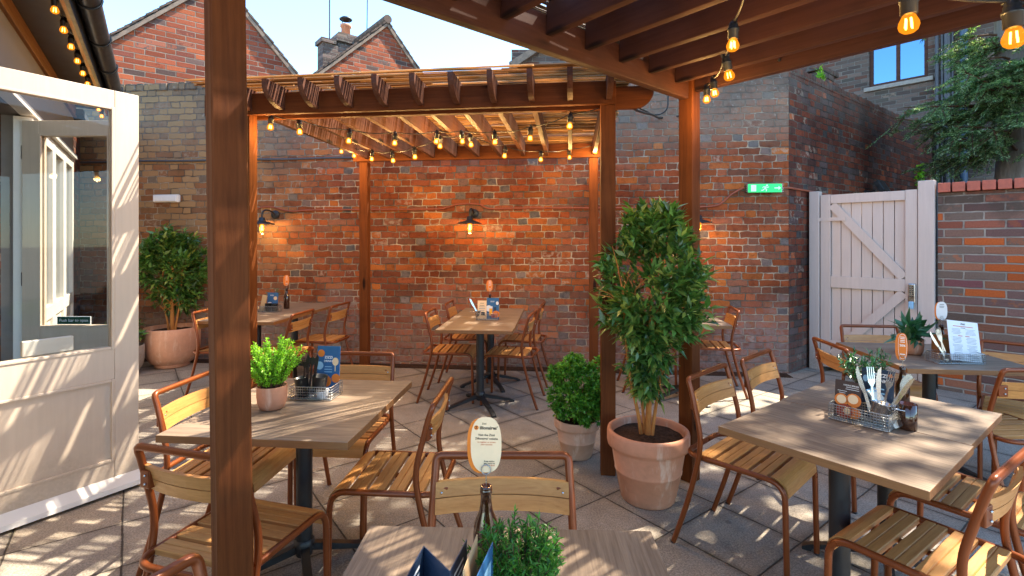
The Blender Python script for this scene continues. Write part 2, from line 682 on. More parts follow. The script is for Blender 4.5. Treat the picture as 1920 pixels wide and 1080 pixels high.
M['bed_brick'] = m_brick('bed_brick', [(0, srgb('#7a5c50')), (.2, srgb('#6c5a50')), (.4, srgb('#8a5a45')), (.55, srgb('#70544e')), (.68, srgb('#b3592c')), (.8, srgb('#8b5140')), (.93, srgb('#76494a'))],
                         srgb('#a99c90'), False, h=.083, L=.30, joint=.0066, wob=.005, top=(1.75, 2.0, srgb('#4a4038'), .7), seed=5.1)
M['coping_tile'] = m_plain('coping_tile', srgb('#b5624e'), .8, var=.12, scale=20)
M['timber'] = m_wood('stained_timber', srgb('#47220e'), srgb('#79421d'), .62, (.9, 16, 16), knots=True, bumpd=.0012, spec=.14)
M['rafter_timber'] = m_wood('rafter_timber', srgb('#3c2117'), srgb('#6b412d'), .6, (.9, 16, 16), knots=True, spec=.3)
M['dark_timber'] = m_wood('dark_timber', srgb('#3d2016'), srgb('#5c3524'), .6, (.9, 16, 16), knots=True, spec=.3)
M['top'] = m_wood('oak_tabletop', srgb('#574538'), srgb('#9b8772'), .5, (1.3, 26, 26), fine=.55, spec=.4, dist=2.0)
M['edge'] = m_wood('table_edge', srgb('#7a5232'), srgb('#96693f'), .5, (3, 30, 60))
M['slat'] = m_wood('teak_slat', srgb('#ab7038'), srgb('#d59a58'), .45, (3.0, 40, 40), fine=.4, islands=.35, coat=.1)
M['copper'] = m_plain('copper_paint', srgb('#7e3f1b'), .34, .3, .5, var=.015, scale=3)
M['black'] = m_plain('black_metal', srgb('#262628'), .42, .1, .5, var=.15)
M['plastic_black'] = m_plain('black_plastic', srgb('#1d1d1f'), .35, 0, .5)
M['steel'] = m_plain('steel', srgb('#c4c6c8'), .22, 1.0, .5, var=.05)
M['wire'] = m_plain('wire_steel', srgb('#b4b3b0'), .3, .9, .5, var=.05)


def m_pot(name, col, rough, bloom):
    """fired clay with lime bloom, darker foot and finger marks"""
    t = NT(name)
    co = t.obj()
    a = t.noise(5, 6, .65, co)
    b = t.noise(28, 5, .7, co)
    z = t.n('SeparateXYZ')
    t.t.links.new(co, z.inputs[0])
    dk = tuple(x * .72 for x in col[:3]) + (1,)
    c = t.ramp(t.math('ADD', t.math('MULTIPLY', a, .7), t.math('MULTIPLY', b, .3)), [(.3, dk), (.62, col)])
    st = t.noise(1.0, 5, .7, t.mapping(co, (14, 14, 2.2)))
    c = t.mix(t.smooth(st, .52, .68, 0, bloom), c, srgb('#e3cdb9'))
    c = t.mix(t.smooth(t.math('ADD', z.outputs[2], t.math('MULTIPLY', a, .08)), .03, .09, .4, 0), c, srgb('#6d4e3c'))
    t.bump(b, .0012)
    return t.base(c, rough, 0, .3)


M['terracotta'] = m_pot('terracotta', srgb('#d39271'), .78, .45)
M['terracotta_pale'] = m_pot('pale_terracotta', srgb('#d3a588'), .82, .5)
M['terracotta_glazed'] = m_pot('smooth_terracotta', srgb('#d19c80'), .5, .35)
M['stone_pot'] = m_plain('stone_pot', srgb('#9c938a'), .85, var=.15, scale=9, bump=.001)
M['soil'] = m_plain('soil', srgb('#4a372b'), .95, 0, .1, var=.35, scale=45, bump=.004)
M['bark'] = m_wood('orange_bark', srgb('#8f531f'), srgb('#d08f48'), .7, (10, 10, 3), bumpd=.003)
M['grey_bark'] = m_wood('grey_bark', srgb('#5d5650'), srgb('#a39a93'), .85, (7, 7, 1.2), bumpd=.02)
M['twig'] = m_plain('twig', srgb('#5a3b26'), .85)


def m_paint(name, col, rough, grime, streak=.10):
    """brushed paint: faint vertical streaks, knocks, and grime gathering low down"""
    t = NT(name)
    co = t.obj()
    a = t.noise(1.0, 5, .6, t.mapping(co, (40, 40, 2.5)))
    b = t.noise(3.0, 5, .65, co)
    f = t.noise(60, 4, .7, co)
    z = t.n('SeparateXYZ')
    t.t.links.new(co, z.inputs[0])
    dk = tuple(x * (1 - streak) for x in col[:3]) + (1,)
    c = t.ramp(t.math('ADD', t.math('MULTIPLY', a, .6), t.math('MULTIPLY', b, .4)), [(.35, dk), (.65, col)])
    g = t.math('MULTIPLY', t.smooth(t.math('ADD', z.outputs[2], t.math('MULTIPLY', t.math('SUBTRACT', b, .5), .5)), .0, .42, grime, 0), t.smooth(f, .3, .6, .4, 1))
    c = t.mix(g, c, srgb('#7d6c5b'))
    c = t.mix(t.smooth(t.noise(22, 6, .75, co), .66, .74, 0, .35), c, srgb('#8f7f70'))
    t.bump(a, .0006)
    return t.base(c, t.smooth(b, .3, .7, rough - .06, rough + .1), 0, .4)


M['door'] = m_paint('door_paint', srgb('#d0bda9'), .42, .35)
M['white'] = m_plain('white_paint', srgb('#ddd6cd'), .45, 0, .45, var=.03, scale=4)
M['gate'] = m_paint('gate_paint', srgb('#cbb8ae'), .5, .6, .12)
M['clad'] = m_plain('clad_paint', srgb('#857b74'), .6, 0, .3, var=.08, scale=5)
M['soffit'] = m_plain('soffit_board', srgb('#3b332f'), .5, 0, .5, var=.25, scale=3)
M['warm_timber'] = m_wood('warm_timber', srgb('#6b4220'), srgb('#96622f'), .5)
M['gutter'] = m_plain('gutter_plastic', srgb('#2b2a2c'), .35, 0, .5, var=.2, scale=6)
M['slate'] = m_plain('roof_tile', srgb('#6a5a50'), .85, 0, .2, var=.25, scale=9, bump=.003)
M['slate_dark'] = m_plain('dark_slate', srgb('#4b5058'), .7, 0, .3, var=.2, scale=9)
M['verge'] = m_plain('verge_mortar', srgb('#8d7a69'), .9, var=.2, scale=12)
M['glass'] = m_glass('door_glass', (.92, .93, .92, 1), .55)
M['window_glass'] = m_glass('window_glass', (.10, .11, .12, 1), 10.0, tone=(.35, .66, 1, 1))  # deep sky blue of the reflection is put into the glossy colour
M['clear'] = m_glass('clear_plastic', (.93, .95, .96, 1), 1.5)
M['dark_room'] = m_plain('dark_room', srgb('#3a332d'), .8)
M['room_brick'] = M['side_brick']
M['bulb_glass'] = m_emit('bulb_glass', (1, .27, .01, 1), .42, .5)
M['filament'] = m_emit('filament', (1, .5, .1, 1), 7)
M['cable'] = m_plain('cable', srgb('#201b19'), .5)
M['copper_pipe'] = m_plain('pipe_paint', srgb('#9a5138'), .5, .1, .4, var=.15)
M['steel_cable'] = m_plain('grey_conduit', srgb('#55555a'), .5, .3)
M['blue_pipe'] = m_plain('blue_grey_pipe', srgb('#4a5f78'), .45, 0, .4)
M['concrete'] = m_plain('concrete', srgb('#a39a90'), .9, var=.12, scale=18, bump=.002)
M['reed'] = None
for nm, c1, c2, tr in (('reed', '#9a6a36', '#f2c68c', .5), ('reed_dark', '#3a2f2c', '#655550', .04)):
    t = NT(nm)
    rnd = t.n('NewGeometry').outputs['Random Per Island']
    c = t.ramp(rnd, [(0, srgb(c1)), (.5, srgb(c2)), (1, srgb(c1, .55))])
    c = t.mix(t.smooth(t.noise(9, 4, .7, t.mapping(t.obj(), (.6, 12, 12))), .35, .7, 0, .3), c, srgb(c1, .45))
    t.base(c, .6, 0, .3)
    tl = t.n('BsdfTranslucent')
    t.t.links.new(c, tl.inputs[0])
    mx = t.n('MixShader')
    mx.inputs[0].default_value = tr
    t.t.links.new(t.b.outputs[0], mx.inputs[1])
    t.t.links.new(tl.outputs[0], mx.inputs[2])
    t.t.links.new(mx.outputs[0], t.out.inputs[0])
    M[nm] = t.mat
M['leaf_big'] = m_leaf('leaf_glossy', [srgb('#2f4d24'), srgb('#48722f'), srgb('#3a5d2a'), srgb('#6b9648'), srgb('#43692f'), srgb('#8a9a4a')], .3, .22, .6)
M['leaf_box'] = m_leaf('leaf_boxwood', [srgb('#3a6e22'), srgb('#56922e'), srgb('#79b342'), srgb('#48812a')], .42, .3)
M['leaf_lime'] = m_leaf('leaf_lime', [srgb('#5f9a1e'), srgb('#86bf2c'), srgb('#a5d443'), srgb('#6faa24')], .5, .35)
M['leaf_fern'] = m_leaf('leaf_fern', [srgb('#2c5c1c'), srgb('#44802a'), srgb('#639c3a'), srgb('#38702a')], .5, .3)
M['leaf_dark'] = m_leaf('leaf_dark', [srgb('#27492c'), srgb('#3a6a40'), srgb('#47785a'), srgb('#2f5c40')], .3, .2, .6)
M['leaf_spray'] = m_leaf('leaf_spray', [srgb('#37583c'), srgb('#567a4e'), srgb('#7c9c6c'), srgb('#b5c6a2')], .45, .4)  # paler than the crown leaves: sunlight put into the spray colour
M['leaf_yew'] = m_leaf('leaf_yew', [srgb('#20402a'), srgb('#3a6432'), srgb('#2a4f30'), srgb('#86ad66')], .5, .4)
for k, c, r in (('card_brown', '#43302a', .45), ('card_blue', '#2f5f8e', .4), ('card_navy', '#25344a', .4), ('card_black', '#1f2026', .35),
                ('card_cream', '#f2d0a6', .5), ('card_white', '#e2e2e4', .5), ('card_orange', '#e07a26', .45), ('kraft', '#c9a67c', .8),
                ('ink', '#2a211d', .6), ('ink_red', '#c4522a', .6), ('ink_grey', '#8c8f96', .6), ('ink_white', '#eeeeee', .6),
                ('food_orange', '#d9772e', .5), ('food_cream', '#ecc9a0', .5), ('food_red', '#9c3a22', .5), ('juice', '#f0a41a', .4),
                ('sign_green', '#1f9c55', .4), ('sign_dark_green', '#1d4a36', .4), ('card_paleblue', '#8fb9d6', .35), ('napkin', '#e8e0d2', .9)):
    M[k] = m_plain(k, srgb(c), r, 0, .4, var=.03, scale=30)
M['exit_face'] = None
t = NT('exit_face')
t.base(srgb('#18c060'), .4)
t.b.inputs['Emission Color'].default_value = srgb('#18d068')
t.b.inputs['Emission Strength'].default_value = .22
M['exit_face'] = t.mat
t = NT('bottle_glass')
t.base(srgb('#3a1d0c'), .08, 0, .6)
t.b.inputs['Coat Weight'].default_value = .5
M['bottle'] = t.mat

# paving: 450 mm concrete flags laid on the diagonal
t = NT('paving_flags')
co = t.obj()
A = RAD(37)
px, py = .0878, 4.327
qx = (px * math.cos(A) + py * math.sin(A)) / .45
qy = (-px * math.sin(A) + py * math.cos(A)) / .45
mp = t.mapping(co, (1 / .45, 1 / .45, 1), (0, 0, -A), (-qx % 1 + 200, -qy % 1 + 200, 0))
wobn = t.n('TexNoise')
wobn.inputs['Scale'].default_value = 3
t.t.links.new(co, wobn.inputs['Vector'])
vs = t.n('VectorMath', operation='SCALE')
t.t.links.new(wobn.outputs['Color'], vs.inputs[0])
vs.inputs['Scale'].default_value = .03
va = t.n('VectorMath', operation='ADD')
t.t.links.new(mp, va.inputs[0])
t.t.links.new(vs.outputs[0], va.inputs[1])
sp = t.n('SeparateXYZ')
t.t.links.new(va.outputs[0], sp.inputs[0])
fx, fy = t.math('FRACT', sp.outputs[0]), t.math('FRACT', sp.outputs[1])
dx = t.math('MINIMUM', fx, t.math('SUBTRACT', 1.0, fx))
dy = t.math('MINIMUM', fy, t.math('SUBTRACT', 1.0, fy))
jn = t.noise(25, 4, .7, co)
d = t.math('ADD', t.math('MINIMUM', dx, dy), t.math('MULTIPLY', t.math('SUBTRACT', jn, .5), .02))
slab = t.smooth(d, .004, .013)
wn = t.n('TexWhiteNoise', noise_dimensions='2D')
cb = t.n('CombineXYZ')
t.t.links.new(t.math('FLOOR', sp.outputs[0]), cb.inputs[0])
t.t.links.new(t.math('FLOOR', sp.outputs[1]), cb.inputs[1])
t.t.links.new(cb.outputs[0], wn.inputs['Vector'])
f1 = t.noise(5, 8, .72, co)
f2 = t.noise(110, 5, .8, co)
f3 = t.noise(30, 6, .7, co)
c = t.ramp(wn.outputs['Value'], [(0, srgb('#a99e90')), (.35, srgb('#b8ab99')), (.6, srgb('#9d9488')), (.8, srgb('#bcac97')), (1, srgb('#a9a197'))])
c = t.mix(t.smooth(f1, .38, .68, 0, .38), c, srgb('#756b61'))
c = t.mix(t.smooth(f3, .56, .72, 0, .5), c, srgb('#bdb4aa'))
c = t.mix(t.smooth(f2, .38, .62, 0, .6), c, srgb('#6a625b'), 'MULTIPLY')
c = t.mix(t.smooth(f2, .6, .72, 0, .35), c, srgb('#c6beb4'))
wet = t.math('MULTIPLY', t.smooth(d, .01, .10, .6, 0), t.smooth(t.noise(1.7, 5, .7, co), .35, .65))
c = t.mix(wet, c, srgb('#554d43'))
moss = t.math('MULTIPLY', t.smooth(d, .006, .035, .8, 0), t.smooth(t.noise(2.6, 5, .7, co), .55, .68))
c = t.mix(moss, c, srgb('#4b4a2c'))
gum = t.n('TexVoronoi')
t.t.links.new(co, gum.inputs['Vector'])
gum.inputs['Scale'].default_value = 2.3
c = t.mix(t.smooth(gum.outputs['Distance'], .035, .05, .5, 0), c, srgb('#5b544e'))
c = t.mix(slab, srgb('#4a433c'), c)
t.bump(t.math('ADD', t.math('MULTIPLY', slab, 1.0), t.math('ADD', t.math('MULTIPLY', f2, .16), t.math('ADD', t.math('MULTIPLY', f3, .15), t.math('MULTIPLY', wn.outputs['Value'], .25)))), .006)
M['paving'] = t.base(c, .85, 0, .25)
# ------------------------------------------------------------------ ground
g = MB()
g.add([(-150, -150, 0), (150, -150, 0), (150, 150, 0), (-150, 150, 0)], [(0, 1, 2, 3)])
struct(g.build('paving', M['paving']))

# ------------------------------------------------------------------ back wall
BA = math.atan(-.098)
wall = thing('brick_wall', 'long old red brick wall closing the back of the courtyard, weathered grey along its top', 'wall', (-8, 6.817, 0), BA)
b = MB()
b.span((0, 0, -.05), (11.18, .34, 3.42))
b.build('wall_face', M['old_brick'], wall)
b = MB()
x = 0.0
while x < 11.14:
    w = random.uniform(.068, .1)
    hh = random.uniform(.088, .104)
    b.box((x + w / 2, .165 + random.uniform(-.012, .012), 3.421 + hh / 2), (w - .003, random.uniform(.335, .35), hh), ry=random.uniform(-.025, .025), bev=.007)
    x += w
b.build('coping', M['old_brick'], wall)
# shallow gutter course at the foot of the wall
b = MB()
b.box((5.6, -.09, .004), (11.1, .17, .008))
o = b.build('gutter_course', M['soil'], wall)


def on_back(x):
    return 6.033 - .098 * x


def wallM(x, z, out=0.0):
    """frame on the back wall: local x along the wall, local -y out of it"""
    return TR((x, on_back(x), z), BA) @ Matrix.Translation((0, -out, 0))


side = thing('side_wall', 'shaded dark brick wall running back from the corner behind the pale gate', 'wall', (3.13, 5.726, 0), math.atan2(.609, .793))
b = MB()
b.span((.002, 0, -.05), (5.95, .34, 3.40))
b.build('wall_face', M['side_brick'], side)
b = MB()
x = 0.0
while x < 5.9:
    w = random.uniform(.068, .1)
    hh = random.uniform(.085, .108)
    b.box((x + w / 2, .165, 3.401 + hh / 2), (w - .003, random.uniform(.335, .35), hh), ry=random.uniform(-.03, .03), bev=.007)
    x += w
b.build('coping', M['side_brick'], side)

# ------------------------------------------------------------------ wall to the right of the gate and the raised bed behind it
GA = math.atan2(-.74, .67)
gw = thing('garden_wall', 'low brick wall with red tile coping beside the pale gate', 'wall', (4.315, 5.135, 0), GA)
b = MB()
b.span((0, 0, -.05), (4.6, .23, 1.985))
b.build('wall_face', M['bed_brick'], gw)
b = MB()
for i in range(42):
    x = .004 + i * .1095
    b.box((x + .05, .105 + random.uniform(-.004, .004), 1.988 + .048), (.096, .30, .094), bev=.006)
b.build('coping', M['coping_tile'], gw)
bm_ = MB()
V = [TR((4.315, 5.135, 0), GA) @ Vector(p) for p in ((.0, .24, 0), (4.6, .24, 0), (4.6, 2.6, 0), (.3, 2.6, 0))]
bm_.prism([(p.x, p.y) for p in V], -.05, 1.86, axis='xy')
struct(bm_.build('planting_bed', M['soil']))

# ------------------------------------------------------------------ timber gate
gate = thing('timber_gate', 'pale lilac ledged and braced timber gate with a steel keypad lock', 'gate', (3.54, 5.99, 0), GA)
b = MB()
b.span((-.01, -.05, 0), (.095, .06, 2.08), bev=.006)
b.build('gate_post', M['gate'], gate)
b = MB()
b.span((1.0, -.045, 0), (1.135, .06, 2.12), bev=.006)
b.build('gate_post', M['gate'], gate)
b = MB()
x = .105
n = 9
for i in range(n):
    w = (.89) / n
    b.span((x + i * w + .003, 0, .05), (x + (i + 1) * w - .003, .022, 2.03), bev=.004)
b.build('board_panel', M['gate'], gate)
b = MB()
y0, y1 = -.034, -.001
b.span((.105, y0, .05), (.205, y1, 2.035), bev=.003)
b.span((.895, y0, .05), (.995, y1, 2.035), bev=.003)
b.span((.207, y0 + .001, 1.93), (.893, y1, 2.03), bev=.003)
b.span((.207, y0 + .001, .97), (.893, y1, 1.10), bev=.003)
b.span((.207, y0 + .001, .06), (.893, y1, .18), bev=.003)
for (xa, za, xb, zb) in ((.22, 1.915, .88, 1.115), (.88, .955, .22, .20)):
    dx_, dz_ = xb - xa, zb - za
    l = math.hypot(dx_, dz_)
    nx, nz = -dz_ / l * .045, dx_ / l * .045
    b.prism([(xa - nx, za - nz), (xb - nx, zb - nz), (xb + nx, zb + nz), (xa + nx, za + nz)], y0 + .004, y1)
b.build('gate_frame', M['gate'], gate)
b = MB()
b.span((.925, -.075, .86), (.985, -.035, 1.06), 0, bev=.008)
for i in range(6):
    for j in range(2):
        b.box((.944 + j * .022, -.077, 1.03 - i * .02), (.012, .006, .010), 1)
b.span((.93, -.10, .80), (.972, -.06, .875), 2, bev=.008)
b.build('keypad_lock', [M['steel'], M['plastic_black'], M['card_paleblue']], gate)
for z in (.35, 1.75):
    b = MB()
    b.span((.06, -.042, z - .02), (.36, -.034, z + .02))
    b.build('hinge', M['gate'], gate)

# ------------------------------------------------------------------ brick building far right
fb = thing('brick_building', 'grey brown brick building with a two pane window above the side wall', 'building', (6.18, 10.83, 0), GA)
b = MB()
wx0, wx1, wz0, wz1 = 1.22, 2.12, 4.50, 5.75
b.span((-3.5, 0, 0), (wx0, .3, 12.4))
b.span((wx1, 0, 0), (3.75, .3, 12.4))
b.span((3.75, 0, 0), (4.95, .3, 8.2))  # out-of-view notch, shaped so that sun reaches the conifer sprays
b.span((4.95, 0, 0), (13, .3, 12.4))
b.span((wx0, 0, 0), (wx1, .3, wz0 - .08))
b.span((wx0, 0, wz1), (wx1, .3, 12.4))
b.build('wall_face', M['far_brick'], fb)
b = MB()
b.span((wx0 - .08, -.06, wz0 - .079), (wx1 + .08, .12, wz0 - .002), bev=.008)
b.build('window_sill', M['concrete'], fb)
w = MB()
for (xa, xb, za, zb) in ((wx0, wx0 + .06, wz0, wz1), (wx1 - .06, wx1, wz0, wz1), (wx0 + .06, wx1 - .06, wz0, wz0 + .06), (wx0 + .06, wx1 - .06, wz1 - .06, wz1),
                         (1.64, 1.70, wz0 + .06, wz1 - .06)):
    w.span((xa, .03, za), (xb, .09, zb), bev=.004)
wo = w.build('window_frame', M['dark_timber'], fb)
for xa, xb in ((wx0 + .06, 1.64), (1.70, wx1 - .06)):
    p = MB()
    p.span((xa, .055, wz0 + .06), (xb, .063, wz1 - .06))
    p.build('pane', M['window_glass'], wo)
p = MB()
p.span((wx0 + .01, .2, wz0 + .02), (wx1 - .01, .22, wz1 - .02))
p.build('room_backing', M['dark_room'], wo)
b = MB()
for x, r in ((2.26, .028), (2.33, .02), (2.40, .05), (2.47, .018), (2.62, .055)):
    b.tube([(x, -.09, 1.5), (x, -.09, 12.3)], r, 10, 0 if r > .05 else 1)
for z in (2.4, 3.6, 4.8, 6.0):
    b.span((2.2, -.1, z), (2.7, 0, z + .03), 1)
b.build('drainpipes', [M['blue_pipe'], M['steel_cable']], fb)
b = MB()
b.span((-3.55, -.08, 12.4), (3.8, .4, 12.6))
b.span((4.9, -.08, 12.4), (13.05, .4, 12.6))
b.span((3.755, -.08, 8.2), (4.945, .4, 8.35))
b.build('parapet', M['concrete'], fb)


# ------------------------------------------------------------------ gabled houses behind the wall
def tile_courses(mb, xa, za, xb, zb, y0, y1, mi=0):
    """overlapping tiles up one slope; runs front (y0) to back (y1)"""
    L = math.hypot(xb - xa, zb - za)
    ang = math.atan2(zb - za, xb - xa)
    n = max(3, int(L / .11))
    for i in range(n):
        tt = (i + .5) / n
        x, z = xa + (xb - xa) * tt, za + (zb - za) * tt
        sgn = 1 if math.cos(ang) > 0 else -1
        a = ang if sgn > 0 else ang + PI
        cx, cz = x - math.sin(a) * .0 * sgn, z
        mb.box((cx, (y0 + y1) / 2 + random.uniform(-.012, .012), cz + .035), (L / n * 1.5, y1 - y0, .024), mi, ry=-(a) + sgn * .10)


def gable(name, label, loc, ang, wallpoly, slopes, depth=3.6):
    h = thing(name, label, 'house', loc, ang)
    b = MB()
    b.prism(wallpoly, 0, .22)
    b.build('gable_wall', M['gable_brick'], h)
    r = MB()
    v = MB()
    for (xa, za, xb, zb) in slopes:
        tile_courses(r, xa, za, xb, zb, -.05, depth)
        dx_, dz_ = xb - xa, zb - za
        L = math.hypot(dx_, dz_)
        nx, nz = dz_ / L * .05, -dx_ / L * .05
        if nz > 0:
            nx, nz = -nx, -nz
        v.prism([(xa, za), (xb, zb), (xb + nx, zb + nz), (xa + nx, za + nz)], -.045, -.002)
    rr = r.build('roof', M['slate'], h)
    v.build('verge', M['verge'], h)
    rd = MB()
    ax, az = slopes[0][2], slopes[0][3]
    for i in range(12):
        y = -.06 + i * .31
        rd.tube([(ax, y, az + .06), (ax, y + .32, az + .06)], .085, 10)
    rd.build('ridge', M['slate'], rr)
    b = MB()
    b.prism([(p[0] * .98, p[1]) for p in wallpoly], .3, depth)
    b.build('house_body', M['far_brick'], h)
    return h


gable('gabled_house', 'red brick gable with grey tile verge at upper left behind the wall', (-5.07, 7.3, 0), math.atan2(.64, .77),
      [(-.95, 0), (2.5, 0), (2.5, 3.55), (.74, 5.48), (-.52, 4.26), (-.95, 4.26 - .3)],
      [(-.62, 4.22, .74, 5.52), (2.55, 3.55, .74, 5.52)])
g2 = gable('gabled_house', 'smaller red brick gable beside the brick chimney, above the reed roof', (-2.449, 9.9, 0), math.atan2(.64, .77),
           [(-1.9, 0), (1.9, 0), (1.9, 3.55), (0, 5.71), (-1.9, 3.9)],
           [(-2.0, 3.86, 0, 5.76), (1.95, 3.55, 0, 5.76)])

for hs, px_, pz_ in ((bpy.data.objects['gabled_house'], .22, 3.72),):
    b = MB()
    b.span((px_ - .07, -.012, pz_ - .035), (px_ + .07, -.001, pz_ + .035), bev=.003)
    for k in range(4):
        b.span((px_ - .06, -.018, pz_ - .027 + k * .015), (px_ + .06, -.012, pz_ - .020 + k * .015))
    b.build('air_vent', M['concrete'], hs)

ch = thing('brick_chimney', 'brick chimney with a clay pot and metal cowl behind the smaller gable', 'chimney', (-3.62, 11.0, 0), math.atan2(.64, .77))
b = MB()
b.span((-.24, -.2, 3.0), (.30, .35, 5.72))
b.span((-.28, -.24, 5.721), (.34, .39, 5.80))
b.span((-.25, -.21, 5.801), (.31, .36, 5.88))
b.span((-.2, -.16, 5.881), (.26, .31, 5.95))
b.span((-.56, -.22, 3.0), (-.243, .1, 5.62))
b.span((-.6, -.26, 5.621), (-.29, .14, 5.71))
b.build('stack', M['far_brick'], ch)
b = MB()
b.lathe([(.001, 5.95), (.10, 5.95), (.095, 6.16), (.12, 6.17), (.12, 6.22), (.08, 6.22), (.08, 5.96)], 20, 0, c=(.04, .07, 0))
b.build('chimney_pot', M['terracotta'], ch)
b = MB()
b.lathe([(.13, 6.33), (.14, 6.345), (.10, 6.38), (.001, 6.40)], 20, 0, c=(.04, .07, 0))
for k in range(4):
    a = k * PI / 2 + .4
    b.tube([(.04 + .1 * math.cos(a), .07 + .1 * math.sin(a), 6.2), (.04 + .1 * math.cos(a), .07 + .1 * math.sin(a), 6.34)], .008, 5)
b.build('cowl', M['black'], ch)

ae = thing('aerial_mast', 'thin grey aerial mast with a coiled bracket in front of the chimney', 'aerial', (-3.87, 10.75, 3.5))
b = MB()
b.tube([(0, 0, 0), (0, 0, 4.6)], .016, 6)
b.build('mast', M['steel_cable'], ae)
b = MB()
b.tube([(.09 + .14 * math.cos(a * .3), 0, 1.95 + .14 * math.sin(a * .3)) for a in range(22)], .014, 6)
b.tube([(-.02, 0, 1.6), (.16, -.02, 1.9)], .014, 6)
b.tube([(-.02, 0, 2.05), (.2, -.02, 1.95)], .014, 6)
b.build('bracket', M['steel_cable'], ae)
a2 = MB()
a2.tube([(-3.05, 10.6, 4.6), (-2.99, 10.6, 9.5)], .012, 6)
tag(a2.build('aerial_rod', M['steel_cable']), 'thin dark rod rising from behind the ridge of the smaller gable', 'aerial')

lo = thing('outbuilding', 'dark brick outbuilding with a mossy sloped roof just behind the reed roof', 'building', (.05, 8.6, 0), 0)
b = MB()
b.span((-.06, 0, 0), (2.6, .3, 4.75))
b.build('wall_face', M['far_brick'], lo)
b = MB()
b.prism([(-.1, 4.5), (.0, 4.42), (.75, 4.93), (.72, 5.0)], -.12, 1.2)
b.build('roof', M['verge'], lo)

# ------------------------------------------------------------------ restaurant building on the left
RO, RA = (-5.61, 6.58, 0), math.atan2(-.819, .574)
rb = thing('restaurant_building', 'restaurant building with pale boarding, dark eaves and open glazed double doors', 'building', RO, RA)
RM = TR(RO, RA)
b = MB()
b.span((-.3, -.3, -.05), (.93, .0, 2.95))
b.build('brick_pier', M['side_brick'], rb)
b = MB()
b.prism([(-.4, 2.95), (.98, 2.95), (.98, 3.02), (-.4, 3.02)], -.4, .12)
b.build('pier_roof', M['slate_dark'], rb)
b = MB()
for i in range(7):                                   # weatherboards over the doors and windows
    z = 2.47 + i * .085
    b.box((4.2, .022, z + .045), (6.5, .016, .098), rx=-.13)
for i in range(30):                                  # and down the wall nearer the camera
    z = .1 + i * .085
    if z < 2.45:
        b.box((6.3, .022, z + .045), (2.3, .016, .098), rx=-.13)
b.span((.94, -.14, 2.45), (7.45, 0, 3.1))
b.span((5.08, -.14, 0), (7.45, .0, 2.45))
b.span((2.98, -.14, 0), (3.30, .02, 2.45))
b.build('weatherboard', M['clad'], rb)
b = MB()
b.span((.935, -.02, 2.44), (5.15, .065, 2.485), bev=.004)
b.build('door_head', M['white'], rb)
# three glazed leaves of the side window
for i in range(3):
    xa = .95 + i * .665
    xb = xa + .655
    f = MB()
    f.span((xa, -.03, .02), (xa + .075, .035, 2.43), bev=.004)
    f.span((xb - .075, -.03, .02), (xb, .035, 2.43), bev=.004)
    f.span((xa + .076, -.028, 2.33), (xb - .076, .033, 2.43), bev=.003)
    f.span((xa + .076, -.028, .80), (xb - .076, .033, .92), bev=.003)
    f.span((xa + .076, -.028, .02), (xb - .076, .033, .17), bev=.003)
    f.span((xa + .076, -.012, .171), (xb - .076, .012, .799))
    fo = f.build('window', M['white'], rb)
    p = MB()
    p.span((xa + .076, -.004, .921), (xb - .076, .002, 2.329))
    p.build('pane', M['glass'], fo)
b = MB()
b.span((3.30, -.06, 0), (3.392, .05, 2.435), bev=.004)
b.span((5.008, -.06, 0), (5.08, .05, 2.435), bev=.004)
b.build('door_jamb', M['white'], rb)
b = MB()
b.span((.9, -.10, 3.05), (7.4, .345, 3.075))
b.build('soffit', M['soffit'], rb)
b = MB()
b.span((.9, .004, 2.93), (7.4, .055, 3.048), bev=.004)
b.span((.9, .325, 2.99), (7.4, .347, 3.049))
b.build('eaves_timber', M['warm_timber'], rb)
b = MB()
b.span((.9, .348, 2.985), (7.4, .372, 3.16))
b.build('fascia', M['black'], rb)
b = MB()
pts = [(.44 + .07 * math.cos(a), 3.13 + .07 * math.sin(a)) for a in [PI + i * PI / 10 for i in range(11)]]
pts += [(.44 + .06 * math.cos(a), 3.13 + .06 * math.sin(a)) for a in [2 * PI - i * PI / 10 for i in range(11)]]
b.prism([(p[0], p[1]) for p in pts], .85, 7.4, axis='yz', smooth=True)
gu = b.build('gutter', M['gutter'], rb)
b = MB()
for x in (1.05, 1.5, 1.75, 2.6, 3.4, 4.2, 5.0, 5.8):
    b.tube([(x, .44 + .076 * math.cos(a), 3.13 + .076 * math.sin(a)) for a in [PI * .9 + i * PI * 1.2 / 10 for i in range(11)]], .008, 6)
b.build('gutter_bracket', M['plastic_black'], gu)
b = MB()
b.add([(.85, .42, 3.17), (7.4, .42, 3.17), (7.4, -3.2, 5.0), (.85, -3.2, 5.0), (.85, .42, 3.14), (7.4, .42, 3.14), (7.4, -3.2, 4.97), (.85, -3.2, 4.97)],
      [(0, 1, 2, 3), (7, 6, 5, 4), (0, 4, 5, 1), (1, 5, 6, 2), (2, 6, 7, 3), (3, 7, 4, 0)])
b.build('roof', M['slate_dark'], rb)
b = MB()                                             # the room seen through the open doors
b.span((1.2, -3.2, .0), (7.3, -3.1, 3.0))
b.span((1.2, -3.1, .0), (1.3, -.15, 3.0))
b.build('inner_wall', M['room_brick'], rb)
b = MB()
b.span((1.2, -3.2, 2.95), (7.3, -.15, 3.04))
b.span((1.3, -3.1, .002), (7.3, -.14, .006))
b.build('ceiling_and_floor', M['dark_room'], rb)


